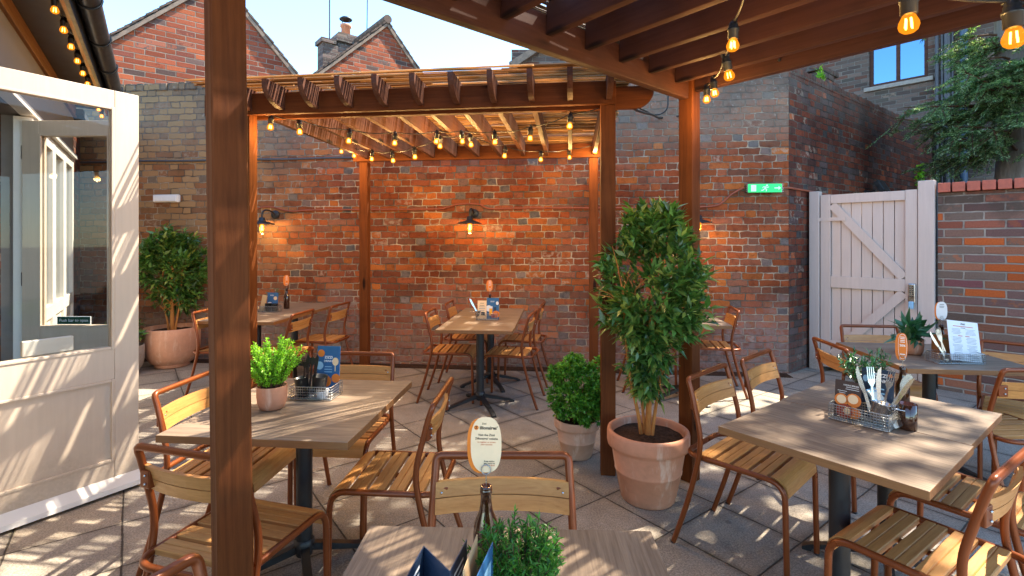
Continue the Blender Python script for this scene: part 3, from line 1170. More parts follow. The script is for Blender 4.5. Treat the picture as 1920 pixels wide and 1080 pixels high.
def door_leaf(hinge, ang, w, out, label=None, sign=None, pad=False):
    """leaf in its own frame: x from hinge to free edge, +y = face towards the court"""
    W = TR((hinge[0], hinge[1], .015), ang)
    L = RM.inverted() @ W
    T = .045
    f = MB()
    f.span((0, -T / 2, 0), (.125, T / 2, 2.385), bev=.003)
    f.span((w - .125, -T / 2, 0), (w, T / 2, 2.385), bev=.003)
    f.span((.126, -T / 2 + .0005, 2.285), (w - .126, T / 2 - .0005, 2.385), bev=.002)
    f.span((.126, -T / 2 + .0005, .66), (w - .126, T / 2 - .0005, .84), bev=.002)
    f.span((.126, -T / 2 + .0005, .0), (w - .126, T / 2 - .0005, .17), bev=.002)
    f.span((.126, -.010, .171), (w - .126, .010, .659))
    for sy in (-1, 1):                               # beads round the panel and the glass
        for z0, z1 in ((.17, .66), (.84, 2.285)):
            y0, y1 = sy * .008, sy * (T / 2 + .004)
            f.span((.125, y0, z0), (.141, y1, z1), bev=.003)
            f.span((w - .141, y0, z0), (w - .125, y1, z1), bev=.003)
            f.span((.1415, y0, z0), (w - .1415, y1, z0 + .016), bev=.003)
            f.span((.1415, y0, z1 - .016), (w - .1415, y1, z1), bev=.003)
    d = f.build('door', M['door'], rb, world=L)
    if label:
        d['label'] = label
    p = MB()
    p.span((.13, -.004, .845), (w - .13, .004, 2.28))
    p.build('pane', M['glass'], d)
    wb = MB()
    s = out
    wb.prism([(s * (T / 2 + .0005), .0), (s * (T / 2 + .062), .005), (s * (T / 2 + .055), .03), (s * (T / 2 + .0005), .075)], -.03 + .03, w, axis='yz')
    wb.build('weather_bar', M['white'], d)
    for z in (.22, 1.2, 2.15):
        h = MB()
        h.tube([(-.012, .0, z - .05), (-.012, .0, z + .05)], .012, 8)
        h.build('hinge', M['steel'], d)
    if pad:
        h = MB()
        h.span((.25, -s * .03 - .015, .86), (.47, -s * .03 + .015, .945), bev=.006)
        h.build('push_pad', M['white'], d)
    if sign:
        q = MB()
        sx = sign
        q.span((sx - .125, s * .010 - .003, .862), (sx + .125, s * .010 + .003, .922), 1)
        q.span((sx - .121, s * .010 - .004, .866), (sx + .121, s * .010 + .004, .918), 0)
        q.text('Push bar to open', .031, TR((sx, s * .0145, .892), PI if s > 0 else 0) @ UPRIGHT, 1, 'CENTER', .008)
        q.build('door_sign', [M['sign_dark_green'], M['ink_white']], d)
    return d


door_leaf((-2.74, 2.49), math.atan2(.85, .527), .777, -1, 'nearer glazed door leaf with sun stripes', pad=True)
door_leaf((-3.655, 3.80), 0.0, .777, -1, 'farther glazed door leaf with the green sign', sign=.38)
# ------------------------------------------------------------------ pergolas
def timber(parent, PM, name, p0, p1, w, h, mat, roll_up=(0, 0, 1), bev=.004, label=None):
    """one straight timber between two world points, grain along its length (local x)"""
    p0, p1 = Vector(p0), Vector(p1)
    d = p1 - p0
    F = frame_at((p0 + p1) / 2, d, roll_up)
    b = MB()
    b.box((0, 0, 0), (d.length, w, h), bev=bev)
    o = b.build(name, mat, parent, world=PM.inverted() @ F)
    if label:
        o['label'] = label
    return o


def reed_mat(name, parent, PM, origin, along, across, L, D, z, pitch, mat, rad=.005, holes=(), gap=.10, jitter=.012, sag=.006, bunch=0.0):
    """split reeds laid side by side, with the slits and slipped stems of a real roll"""
    F = frame_at(origin, along)
    b = MB()
    ys, yy = [], 0.0
    while yy < D:
        ys.append(yy)
        yy += pitch * random.uniform(.8, 1.2)
        if bunch and random.random() < bunch:
            yy += random.uniform(.5, 1.7) * pitch
    a = Vector(along).normalized()
    c = Vector(across).normalized()
    b_v, b_f, b_m, b_s = b.v, b.f, b.m, b.s
    for y in ys:
        x = random.uniform(-.03, .02)
        while x < L:
            ln = random.uniform(.5, 1.5)
            x1 = min(x + ln, L + random.uniform(-.012, .012))
            skip = random.random() < gap
            for (hx0, hx1, hy0, hy1) in holes:
                if hy0 < y < hy1 and x < hx1 and x1 > hx0:
                    if x < hx0 - .05:
                        x1 = hx0
                    else:
                        skip = True
                        x1 = min(x1, hx1)
            if not skip and x1 - x > .03:
                j = random.uniform(-jitter, jitter)
                k = random.uniform(-jitter, jitter)
                zz = z + random.uniform(-sag, sag)
                r = rad * random.uniform(.6, 1.2)
                P0 = Vector(origin) + a * x + c * (y + j)
                P1 = Vector(origin) + a * x1 + c * (y + k)
                P0.z = zz
                P1.z = zz + random.uniform(-.004, .004)
                s = len(b_v)
                for P in (P0, P1):
                    for q in range(4):
                        an = q * PI / 2 + PI / 4
                        w = P + c * (math.cos(an) * r * 1.25)
                        b_v.append((w.x, w.y, w.z + math.sin(an) * r))
                for q in range(4):
                    b_f.append((s + q, s + (q + 1) % 4, s + 4 + (q + 1) % 4, s + 4 + q))
                    b_m.append(0)
                    b_s.append(True)
            x = x1 + .004
    PI_ = PM.inverted()
    b.v = [tuple(PI_ @ Vector(p)) for p in b.v]
    return b.build(name, mat, parent)


# --- near pergola (frame B)
bx, by = -.760, -.650
rx_, ry_ = .650, -.760
P0 = Vector((1.117, 3.192, 0))
Bv, Rv = Vector((bx, by, 0)), Vector((rx_, ry_, 0))
pg = thing('timber_pergola', 'near red stained timber pergola overhead with dark reed roof, square posts framing the view', 'pergola', P0)
PM = TR(P0)
S = .095


def post(parent, PM, c, top, ang, lean=(0, 0), s=S, mat=None, label=None):
    b = MB()
    b.box((0, 0, 0), (top, s, s), bev=.005)
    up = Vector((lean[0], lean[1], top)) - Vector((0, 0, 0))
    x = up.normalized()
    yv = Vector((math.cos(ang), math.sin(ang), 0))
    yv = (yv - x * yv.dot(x)).normalized()
    zv = x.cross(yv)
    F = Matrix((x, yv, zv)).transposed().to_4x4()
    F.translation = Vector(c) + up / 2
    o = b.build('post', mat or M['timber'], parent, world=PM.inverted() @ F)
    if label:
        o['label'] = label
    return o


angB = math.atan2(by, bx)
post(pg, PM, P0, 2.62, angB)
PL = Vector((-.833, 1.523, 0))
post(pg, PM, PL, 2.5, angB, (-.034, .0))
PF = P0 + Rv * 3.15
post(pg, PM, PF, 2.6, angB)
post(pg, PM, PF + Bv * 2.57, 2.6, angB)
LB = 2.85
timber(pg, PM, 'beam', P0 + Bv * (S / 2 + .001) + Vector((0, 0, 2.465)), P0 + Bv * LB + Vector((0, 0, 2.465)), .05, .165, M['dark_timber'])
timber(pg, PM, 'beam', PF + Bv * (S / 2 + .001) + Vector((0, 0, 2.465)), PF + Bv * LB + Vector((0, 0, 2.465)), .05, .165, M['dark_timber'])
timber(pg, PM, 'fascia', P0 + Rv * (S / 2 + .001) + Vector((0, 0, 2.51)), P0 + Rv * (3.15 - S / 2) + Vector((0, 0, 2.51)), .048, .165, M['dark_timber'])
for k in range(10):
    t_ = .185 + .27 * k
    timber(pg, PM, 'rafter', P0 + Bv * t_ + Rv * .0262 + Vector((0, 0, 2.525)), P0 + Bv * t_ + Rv * 3.12 + Vector((0, 0, 2.525)), .042, .15, M['dark_timber'])
b = MB()
for s_ in (.25, .55, .85, 1.15, 1.5):
    q = P0 + Rv * s_ - Bv * .0 + Bv * .027 + Vector((0, 0, 2.505 + .02 * math.sin(s_ * 9)))
    b.ball(q - P0, .009, 6)
b.build('screw_heads', M['black'], pg)
reed_mat('reed_roof', pg, PM, P0 - Bv * .03 - Rv * .24, Bv, Rv, 2.9, 3.44, 2.612, .0095, M['reed_dark'], rad=.0055, gap=.012,
         holes=((1.33, 1.53, .33, .40), (1.0, 1.28, 1.74, 1.77), (.5, .72, 2.34, 2.37)))

# --- reed roofed pergola (frame A)
U2 = Vector((.9934, -.1151, 0))
V2 = Vector((.1151, .9934, 0))
Q0 = Vector((.62, 3.28, 0))
pb = thing('reed_pergola', 'smaller timber pergola by the brick wall, roofed with golden reed matting on curved rafters', 'pergola', Q0)
QM = TR(Q0)
angA = math.atan2(U2.y, U2.x)
W2, D2 = 2.50, 2.05
for u, v in ((0, 0), (-W2, 0), (0, D2), (-W2, D2)):
    post(pb, QM, Q0 + U2 * u + V2 * v, 2.37 if v else 2.5, angA, s=.093)
Z = Vector((0, 0, 1))
hb = .0465
timber(pb, QM, 'beam', Q0 - V2 * (hb + .021) - U2 * (W2 + .26) + Z * 2.44, Q0 - V2 * (hb + .021) + U2 * .045 + Z * 2.44, .04, .145, M['timber'])
timber(pb, QM, 'beam', Q0 + V2 * (D2 - hb - .021) - U2 * (W2 + .1) + Z * 2.44, Q0 + V2 * (D2 - hb - .021) + U2 * .2 + Z * 2.44, .04, .145, M['timber'])


def tail_profile(L, z0, z1, tl):
    """side outline of a rafter whose two ends are cut to a rounded tail"""
    p = []
    for k in range(9):
        a = k / 8
        p.append((tl * (1 - math.sin(a * PI / 2)), z0 + (z1 - .03 - z0) * (1 - math.cos(a * PI / 2))))
    low = p
    out = [(x, z) for x, z in low] + [(0, z1)]
    right = [(L - x, z) for x, z in reversed(out)]
    return out + right


def curved(parent, PM, name, p0, dirv, L, w, z0, z1, tl, mat, both=True):
    F = frame_at(p0, dirv)
    b = MB()
    prof = tail_profile(L, z0, z1, tl)
    if not both:
        prof = [p for p in prof if p[0] < L * .5] + [(L, z1), (L, z0)]
    b.prism(prof, -w / 2, w / 2)
    F.translation = Vector((p0[0], p0[1], 0))
    return b.build(name, mat, parent, world=PM.inverted() @ F)


curved(pb, QM, 'beam', Q0 + V2 * (hb + .021) + U2 * .30, -U2, W2 + .55, .04, 2.368, 2.512, .13, M['timber'], True)
for k in range(11):
    u = .02 - .2425 * k
    curved(pb, QM, 'rafter', Q0 + U2 * (u - .02) - V2 * .30, V2, D2 + .56, .034, 2.39, 2.538, .19, M['rafter_timber'])
b = MB()
for u in (0, -W2):
    for z in (2.415, 2.47):
        q = U2 * (u + .005) - V2 * (hb + .042) + Z * z
        b.ball(q, .013, 8)
    q = U2 * u + V2 * (D2 - hb - .043) + Z * 2.45
    b.ball(q, .013, 8)
b.build('bolts', M['steel'], pb)
reed_mat('reed_roof', pb, QM, Q0 - U2 * 2.72 - V2 * .315, U2, V2, 2.86, 2.68, 2.549, .0092, M['reed'], rad=.0058, gap=.07, jitter=.006, sag=.007, bunch=.36)
b = MB()
for k in range(14):                                  # stray stems hanging off the matting
    u = random.uniform(-2.4, .1)
    v = random.uniform(-.2, 1.9)
    q = U2 * u + V2 * v + Z * 2.54
    b.tube([q, q + Vector((random.uniform(-.05, .05), random.uniform(-.03, .03), -random.uniform(.03, .10)))], .0022, 4)
b.build('loose_reeds', M['reed'], pb)

# ------------------------------------------------------------------ string lights
def px3(px, py, d):
    return Vector(((px - 960) / 950 * d, d, 1.5 - (py - 452) / 950 * d))


def string_light(label, bulbs, ends, group='festoon string lights', lamps=2.0, tilt=None):
    """bulbs: centres of the glowing globes; the cable runs just above them"""
    r0 = ends[0]
    s = thing('string_light', label, 'string lights', r0, 0, group)
    tops = []
    c = MB()
    for i, p in enumerate(bulbs):
        d = Vector((random.uniform(-.12, .12), random.uniform(-.12, .12), -1)).normalized() if not tilt else Vector(tilt[i]).normalized()
        top = p - d * .083
        tops.append(top)
        so = MB()
        Fm = frame_at(Vector((0, 0, 0)), -d)
        A = Matrix.Rotation(PI / 2, 4, 'Y')
        L = Fm @ A
        so.lathe([(.001, .085), (.012, .083), (.017, .07), (.017, .062), (.021, .06), (.021, .052), (.0185, .05), (.0185, .022), (.015, .02), (.001, .02)], 14, 0, M=L)
        so.tube([L @ Vector((-.02, 0, .086)), L @ Vector((.02, 0, .086))], .007, 6)
        sk = so.build('socket', M['plastic_black'], s, loc=p - r0)
        bl = MB()
        bl.lathe([(.013, .021), (.016, .014), (.0215, .002), (.0225, -.006), (.0195, -.016), (.012, -.0225), (.001, -.0245)], 16, 0, M=L)
        fl = []
        for k in range(4):
            a = k * PI / 2
            bl.tube([L @ Vector((.007 * math.cos(a), .007 * math.sin(a), .012)), L @ Vector((.009 * math.cos(a), .009 * math.sin(a), -.012))], .0022, 5, 1)
        bl.build('bulb', [M['bulb_glass'], M['filament']], sk)
        if lamps:
            ld = bpy.data.lights.new('bulb_glow', 'POINT')
            ld.energy = lamps
            ld.color = (1, .60, .20)
            ld.shadow_soft_size = .03
            lo_ = bpy.data.objects.new('bulb_glow', ld)
            COL.objects.link(lo_)
            lo_.location = (0, 0, -.03)
            lo_.parent = sk
    path = [ends[0]] + tops + list(ends[1:])
    dense = []
    for a, b_ in zip(path[:-1], path[1:]):
        L_ = (b_ - a).length
        for k in range(5):
            t_ = k / 5
            q = a.lerp(b_, t_)
            q.z -= L_ * .05 * math.sin(PI * t_)
            dense.append(q)
    dense.append(path[-1])
    c.tube([q - r0 for q in dense], .0038, 6)
    c.build('cable', M['cable'], s)
    return s


A_ = [(507, 238, 3.55), (562, 247, 3.65), (654, 264, 3.8), (740, 268, 3.95), (818, 265, 4.08), (867, 265, 4.1), (928, 266, 3.95), (994, 259, 3.65), (1068, 236, 3.35)]
string_light('string of amber bulbs sagging under the front of the reed roof', [px3(*q) for q in A_], [px3(498, 216, 3.5), px3(1122, 203, 3.25)], lamps=1.3)
B_ = [(640, 284, 5.3), (664, 292, 5.15), (697, 298, 4.95), (737, 301, 4.7), (778, 294, 4.45), (825, 274, 4.2), (883, 271, 4.2), (946, 292, 4.45), (1014, 299, 4.75), (1068, 295, 5.0), (1117, 285, 5.1)]
string_light('string of amber bulbs looping along the rear of the reed roof before the wall', [px3(*q) for q in B_], [px3(636, 270, 5.4), px3(1118, 262, 5.1)], lamps=2.3)
C_ = [(1374, 84, 1.86), (1367, 141, 2.2), (1340, 174, 2.75), (1325, 186, 2.98)]
string_light('string of amber bulbs climbing from the right post to the near pergola rafters', [px3(*q) for q in C_], [px3(1398, -12, 1.66), px3(1322, 166, 3.06)],
             lamps=1.2, tilt=((-.03, 0, -1), (.25, .1, -1), (.12, .0, -1), (0, 0, -1)))
D_ = [(1704, 44, 1.25), (1901, 70, 1.16)]
string_light('string with two large near amber bulbs at upper right', [px3(*q) for q in D_], [px3(1600, -50, 1.4), px3(2050, 10, 1.1)], lamps=1.0,
             tilt=((0, 0, -1), (.05, 0, -1)))
ex = [RM @ Vector((1.09 + i * .365, .295, 2.945)) for i in range(13)]
string_light('string of amber bulbs along the dark eaves of the restaurant building', ex, [RM @ Vector((.92, .3, 3.04)), RM @ Vector((5.8, .3, 3.04))], lamps=.07,
             tilt=[(0, 0, -1)] * 13)

# ------------------------------------------------------------------ wall fittings
def wall_lamp(x, label):
    F = wallM(x, 1.83)
    s = thing('wall_lamp', label, 'wall lamp', F.translation, BA, 'barn style lamps on the brick wall')
    b = MB()
    b.lathe([(.001, .0), (.055, .0), (.055, .012), (.045, .025), (.001, .028)], 20, M=Matrix.Rotation(PI / 2, 4, 'X'))
    b.build('back_plate', M['black'], s)
    b = MB()
    b.tube(crom([(0, -.02, 0), (0, -.10, .035), (0, -.2, .045), (0, -.27, .02), (0, -.29, -.05), (0, -.29, -.09)], 5), .011, 8)
    b.build('arm', M['black'], s)
    b = MB()
    b.lathe([(.001, -.045), (.032, -.05), (.036, -.085), (.05, -.095), (.14, -.125), (.143, -.131), (.05, -.104), (.03, -.1), (.001, -.1)], 24, c=(0, -.29, 0))
    b.build('lamp_shade', M['black'], s)
    b = MB()
    b.lathe([(.015, -.1), (.024, -.125), (.029, -.16), (.027, -.2), (.015, -.225), (.001, -.23)], 16, 0, c=(0, -.29, 0))
    for k in range(4):
        a = k * PI / 2
        b.tube([(.008 * math.cos(a), -.29 + .008 * math.sin(a), -.14), (.01 * math.cos(a), -.29 + .01 * math.sin(a), -.205)], .003, 5, 1)
    b.build('bulb', [M['bulb_glass'], M['filament']], s)
    b = MB()
    b.lathe([(.045, -.105), (.047, -.15), (.044, -.235), (.03, -.255), (.001, -.26)], 20, 0, c=(0, -.29, 0))
    b.build('glass_jar', M['clear'], s)
    ld = bpy.data.lights.new('lamp_glow', 'POINT')
    ld.energy = 7
    ld.color = (1, .60, .22)
    ld.shadow_soft_size = .03
    lo_ = bpy.data.objects.new('lamp_glow', ld)
    COL.objects.link(lo_)
    lo_.location = (0, -.29, -.17)
    lo_.parent = s


wall_lamp(-2.95, 'black barn lamp on the wall over the left rear table')
wall_lamp(-.455, 'black barn lamp on the wall in the middle, over the centre rear table')
wall_lamp(2.07, 'black barn lamp on the wall half behind the right pergola post')

s = thing('exit_sign', 'green emergency exit sign with running man and arrow on the brick wall', 'exit sign', wallM(2.845, 2.095).translation, BA)
b = MB()
b.span((-.205, -.06, -.058), (.205, -.0, .058), bev=.012)
b.build('housing', M['clear'], s)
b = MB()
b.span((-.18, -.069, -.047), (.18, -.061, .047), 0)
y0, y1 = -.0722, -.0692
b.span((-.15, y0, -.036), (-.095, y1, .036), 1)
b.prism([(.10, -.006), (.10, .006), (.145, .006), (.145, .022), (.172, 0), (.145, -.022), (.145, -.006)], y0, y1, 1)


def limb(pts, w):
    for (xa, za), (xb, zb) in zip(pts[:-1], pts[1:]):
        l = math.hypot(xb - xa, zb - za)
        nx, nz = -(zb - za) / l * w, (xb - xa) / l * w
        b.prism([(xa - nx, za - nz), (xb - nx, zb - nz), (xb + nx, zb + nz), (xa + nx, za + nz)], y0, y1, 1)


b.prism([(.022 + .010 * math.cos(a), .03 + .010 * math.sin(a)) for a in [i * PI / 6 for i in range(12)]], y0, y1, 1)
limb([(.012, .018), (-.004, -.006)], .009)
limb([(.010, .014), (.03, .006), (.042, .014)], .004)
limb([(.010, .016), (-.018, .014), (-.026, .0)], .004)
limb([(-.004, -.006), (.018, -.014), (.012, -.036)], .005)
limb([(-.004, -.006), (-.018, -.022), (-.04, -.026)], .005)
b.build('sign_face', [M['exit_face'], M['ink_white']], s)

s = thing('emergency_light', 'white bulkhead emergency light on the wall above the potted tree', 'light fitting', wallM(-4.38, 2.04).translation, BA)
b = MB()
b.span((-.17, -.06, -.05), (.17, 0, .05), bev=.014)
b.build('housing', M['white'], s)
b = MB()
b.span((-.155, -.072, -.036), (.155, -.06, .036), bev=.005)
b.build('diffuser', M['card_white'], s)

F = TR((3.13 + .793 * 2.34, 5.726 + .609 * 2.34, 2.2), math.atan2(.609, .793))
s = thing('floodlight', 'small black floodlight on the side wall just over the gate', 'floodlight', F.translation, math.atan2(.609, .793))
b = MB()
b.tube([(0, 0, -.02), (0, -.12, .0)], .015, 8)
b.box((0, -.02, -.02), (.12, .03, .07))
b.build('bracket', M['black'], s)
b = MB()
b.box((0, -.2, .05), (.24, .07, .17), 0, bev=.01, rx=-.5)
b.box((0, -.232, .034), (.2, .012, .13), 1, rx=-.5)
b.build('lamp_head', [M['black'], M['steel']], s)


def conduit(label, pts, r, mat, cat='conduit'):
    b = MB()
    b.tube(pts, r, 8)
    tag(b.build('conduit', mat), label, cat)


conduit('straight black conduit high across the left part of the brick wall', [wallM(x, 2.52 + .004 * math.sin(x * 5), .016).translation for x in np.arange(-7.6, -.95, .2)], .013, M['steel_cable'])
pts = [(-3.4, 1.80), (-3.2, 1.90), (-3.0, 1.925), (-2.75, 1.87), (-2.4, 1.885), (-1.0, 1.885), (-.8, 1.9), (-.65, 1.94), (-.4, 1.94), (-.25, 1.885), (0.2, 1.89), (1.9, 1.885), (2.1, 1.89),
       (2.35, 1.91), (2.5, 2.03), (2.62, 2.1), (2.64, 2.1)]
conduit('thin rust painted cable looping along the wall between the barn lamps', crom([wallM(x, z, .012).translation for x, z in pts], 6), .010, M['copper_pipe'])
F = TR((3.13, 5.726, 0), math.atan2(.609, .793))
conduit('rust painted pipe from the exit sign round the corner of the side wall',
        [wallM(3.05, 2.10, .012).translation] + [F @ Vector((x, -.014, 2.10 - .02 * x)) for x in (.0, .6, 1.2, 1.8, 2.3)], .013, M['copper_pipe'])
conduit('grey cable loop hanging off the end of the reed pergola beam',
        crom([px3(1178, 188, 3.5), px3(1192, 206, 4.0), px3(1225, 216, 5.0), wallM(1.72, 2.92, .02).translation, wallM(1.98, 2.94, .02).translation], 6), .011, M['cable'])
conduit('second thin black cable drooping beside the reed pergola beam',
        crom([px3(1253, 180, 5.6), px3(1250, 205, 5.6), px3(1232, 215, 5.6), px3(1205, 206, 5.5), px3(1182, 192, 5.2)], 6), .008, M['cable'])
# ------------------------------------------------------------------ chairs
def make_chair(name, label):
    t = thing(name, label, 'chair')
    r = .0125
    xs, xh = .196, .216
    seat = MB()
    n = 4
    for i in range(n):                               # four flat boards, each with a groove, and a rounded front board
        y0 = -.188 + i * .083
        w = .066
        z0, z1 = .447, .467
        prof = [(y0, z0), (y0 + w, z0), (y0 + w, z1 - .003), (y0 + w - .003, z1), (y0 + w / 2 + .003, z1), (y0 + w / 2, z1 - .004), (y0 + w / 2 - .003, z1), (y0 + .003, z1), (y0, z1 - .003)]
        seat.prism(prof, -.187, .187, axis='yz')
    y0 = -.188 + n * .083
    out, inn = [], []
    for k in range(9):
        a = k / 8
        if a < .3:
            out.append((y0 + a * .05, .467))
            inn.append((y0 + a * .05, .449))
        else:
            q = (a - .3) / .7 * PI / 2
            out.append((y0 + .016 + .056 * math.sin(q), .467 - .056 * (1 - math.cos(q))))
            inn.append((y0 + .016 + .040 * math.sin(q), .449 - .040 * (1 - math.cos(q))))
    out.append((out[-1][0] + .001, .396))
    inn.append((inn[-1][0] + .001, .396))
    seat.prism(out + inn[::-1], -.187, .187, axis='yz')
    seat.box((0, -.02, .443), (.03, .33, .006), 1)
    so = seat.build('seat', [M['slat'], M['copper']], t)
    # side tube: front foot -> bend -> seat side -> round the back
    lp = fillet([(xs, .215, 0), (xs, .205, .457), (xs, -.06, .457)], .075, 6)
    for sx in (-1, 1):
        b = MB()
        b.tube([(sx * p.x, p.y, p.z) for p in lp[:-1]], r, 10)
        b.ball((sx * xs, .215, .004), .0145, 6, 1, sz=.5)
        b.build('leg', [M['copper'], M['plastic_black']], t)
    e = lp[-2]
    loop = fillet([(xs, e.y, .457), (xs, -.255, .455), (-xs, -.255, .455), (-xs, e.y, .457)], .085, 7)
    b = MB()
    b.tube(loop, r, 10)
    b.tube([(xs, -.1, .449), (-xs, -.1, .449)], .007, 6)
    b.tube([(xs, .1, .449), (-xs, .1, .449)], .007, 6)
    b.build('seat_frame', M['copper'], t)
    side = crom([(xh, -.305, 0), (xh, -.232, .22), (xh, -.178, .43), (xh, -.165, .56), (xh * .98, -.195, .70), (xh * .96, -.222, .80)], 6)
    cut = min(range(len(side)), key=lambda i: abs(side[i].z - .44))
    for sx in (-1, 1):
        b = MB()
        b.tube([(sx * p.x, p.y, p.z) for p in side[:cut + 1]], r, 10)
        b.ball((sx * xh, -.306, .004), .0145, 6, 1, sz=.5)
        b.build('leg', [M['copper'], M['plastic_black']], t)
    up = side[cut:-1]
    top = fillet([up[-1], Vector((xh * .96, -.232, .826)), Vector((-xh * .96, -.232, .826)), Vector((-up[-1].x, up[-1].y, up[-1].z))], .075, 7)
    b = MB()
    b.tube(up[:-1] + top + [Vector((-p.x, p.y, p.z)) for p in up[:-1]][::-1], r, 10)
    for sx in (-1, 1):
        b.tube([(sx * (xs - .01), -.175, .455), (sx * xh, -.175, .455)], .008, 6)
    b.build('back_frame', M['copper'], t)
    # back rest: two boards bowed backwards between the uprights
    b = MB()
    nx = 8
    for (za, zb) in ((.668, .711), (.714, .757)):
        V, Fc = [], []
        for i in range(nx + 1):
            u = -1 + 2 * i / nx
            x = u * (xh - .012)
            for zz, in ((za,), (zb,)):
                y = -.2 - (zz - .7) * .25 - .028 * (1 - u * u) + .010
                V += [(x, y - .007, zz), (x, y + .007, zz)]
        for i in range(nx):
            o = i * 4
            Fc += [(o, o + 4, o + 6, o + 2), (o + 1, o + 3, o + 7, o + 5), (o + 2, o + 6, o + 7, o + 3), (o, o + 1, o + 5, o + 4)]
        Fc += [(0, 2, 3, 1), (nx * 4, nx * 4 + 1, nx * 4 + 3, nx * 4 + 2)]
        b.add(V, Fc)
    bo = b.build('backrest', M['slat'], t)
    for sx in (-1, 1):
        b = MB()
        b.box((sx * (xh - .026), -.208, .712), (.046, .022, .06), 0, rz=sx * .12, bev=.004)
        for dz in (-.014, .014):
            b.ball((sx * (xh - .03), -.2215, .712 + dz), .0045, 6, 1)
            b.ball((sx * (xh - .03), -.1955, .712 + dz), .0045, 6, 1)
        b.build('bracket', [M['copper'], M['steel']], bo)
    return t


CH = [  # x, y, heading of the way the sitter faces, label
    (-.54, 2.29, 176, 'chair facing left at the right edge of the near left table, near the sunlit pavement'),
    (-.93, 2.80, 266, 'chair beyond the near left table, behind its blue menu card'),
    (-1.33, 2.42, -4, 'chair at the left edge of the near left table, next to the open door'),
    (-.97, 1.83, 74, 'chair at the near edge of the left table, cut by the big foreground post'),
    (-.548, .80, -24, 'chair of which only the top hoop shows at the bottom left corner'),
    (-.03, 1.36, 270, 'chair tucked behind the foreground table, behind the oval card on the bottle'),
    (1.17, 2.45, -47, 'chair beside the largest terracotta pot, at the left side of the near right table'),
    (1.60, 2.82, -47, 'second chair on the left side of the near right table, closer to the gate'),
    (1.40, 1.735, 124, 'nearest chair at bottom right, tucked into the front corner of the right table'),
    (1.87, 2.08, 126, 'chair on the near side of the right table, cut by the right edge'),
    (2.31, 3.30, -5, 'chair with its curved back at the left end of the table by the garden wall'),
    (2.80, 3.78, 264, 'chair between the pale gate and the table by the garden wall'),
    (3.16, 3.12, 225, 'chair at the far right edge beside the garden wall'),
    (2.76, 2.88, 92, 'chair at the near side of the table by the garden wall, back to the camera'),
    (-.56, 4.88, -4, 'nearer left chair of the centre rear table under the reed roof'),
    (-.46, 5.55, -4, 'farther left chair of the centre rear table, beside the brick wall'),
    (-.03, 4.77, 168, 'nearer right chair of the centre rear table, next to the round bush'),
    (.10, 5.45, 170, 'farther right chair of the centre rear table, by the pale stain on the wall'),
    (-2.20, 4.80, 175, 'nearer right chair of the rear left table, above the lime green plant'),
    (-2.05, 5.42, 172, 'farther right chair of the rear left table, by the rear pergola post'),
    (-2.74, 4.92, -5, 'chair left of the rear left table, half hidden by the big foreground post'),
    (1.98, 5.08, 168, 'chair right of the small table in the corner below the exit sign'),
    (1.42, 5.20, -5, 'chair behind the tall potted tree, left of the corner table'),
]
for i, (x, y, a, lab) in enumerate(CH):
    rz = RAD(a) - PI / 2
    if i == 0:
        chair0 = make_chair('slatted_chair', lab)
        chair0.location = (x, y, .001)
        chair0.rotation_euler = (0, 0, rz)
        chair0['group'] = 'copper framed slatted chairs'
    else:
        dup(chair0, (x, y, .001), rz, lab)


# ------------------------------------------------------------------ tables
def table(label, c, ang, sx, sy, grain='x', foot=45, group='pedestal tables'):
    t = thing('cafe_table', label, 'table', (c[0], c[1], 0), ang, group)
    b = MB()
    if grain == 'x':
        b.box((0, 0, .735), (sx, sy, .03), bev=.0025)
        o = b.build('tabletop', [M['top'], M['edge']], t)
    else:
        b.box((0, 0, .735), (sy, sx, .03), bev=.0025)
        o = b.build('tabletop', [M['top'], M['edge']], t, rz=PI / 2)
    for p in o.data.polygons:                        # edge banding
        if abs(p.normal.z) < .5:
            p.material_index = 1
    b = MB()
    b.tube([(0, 0, .06), (0, 0, .718)], .036, 20)
    b.lathe([(.044, .09), (.046, .10), (.046, .125), (.038, .135)], 20)
    b.build('pole', M['black'], t)
    b = MB()
    for k in range(4):
        a = RAD(foot) + k * PI / 2
        F = Matrix.Rotation(a, 4, 'Z')
        b.prism([(.03, .078), (.03, .112), (.30, .034), (.335, .016), (.335, .001), (.298, .001), (.29, .016)], -.018, .018, M=F)
    b.build('pedestal_base', M['black'], t)
    b = MB()
    b.box((0, 0, .714), (.34, .06, .011), rz=PI / 4)
    b.box((0, 0, .7135), (.34, .06, .010), rz=-PI / 4)
    b.build('bracket', M['black'], t)
    return t


aA = RAD(-5.3)
T1 = table('near left table with the lime green potted plant and blue menu card', (-.957, 2.335), aA, .77, .83, 'x', 32)
T4 = table('foreground table cut by the bottom edge, with the brown bottle and oval card', (-.02, .965), RAD(-2), .735, .72, 'y')
u2 = Vector((math.cos(aA), math.sin(aA)))
v2 = Vector((-u2.y, u2.x))
q = Vector((-.2565, 4.96))
t2a = table('nearer half of the centre rear table, carrying the menu caddy', q - v2 * .356 + v2 * .0, aA, .66, .71, 'x', 30)
table('farther half of the centre rear table, pushed towards the brick wall', q + v2 * .357, aA, .66, .71, 'x', 30)
q = Vector((-2.52, 5.44))
table('nearer half of the rear left table beyond the big post', q - v2 * .361, aA, .76, .72, 'x', 30)
table('farther half of the rear left table, carrying a caddy and a tagged bottle', q + v2 * .361, aA, .76, .72, 'x', 30)
a5 = RAD(37.5)
d5 = Vector((math.cos(a5), math.sin(a5)))
n5 = Vector((-d5.y, d5.x))
c5 = Vector((1.485, 2.125))
table('front half of the right table, holding the wire basket of cutlery', c5 - d5 * .279, a5, .556, .68, 'y', 20)
table('rear half of the right table, dappled with sun', c5 + d5 * .281 + n5 * .008, a5, .556, .68, 'y', 20)
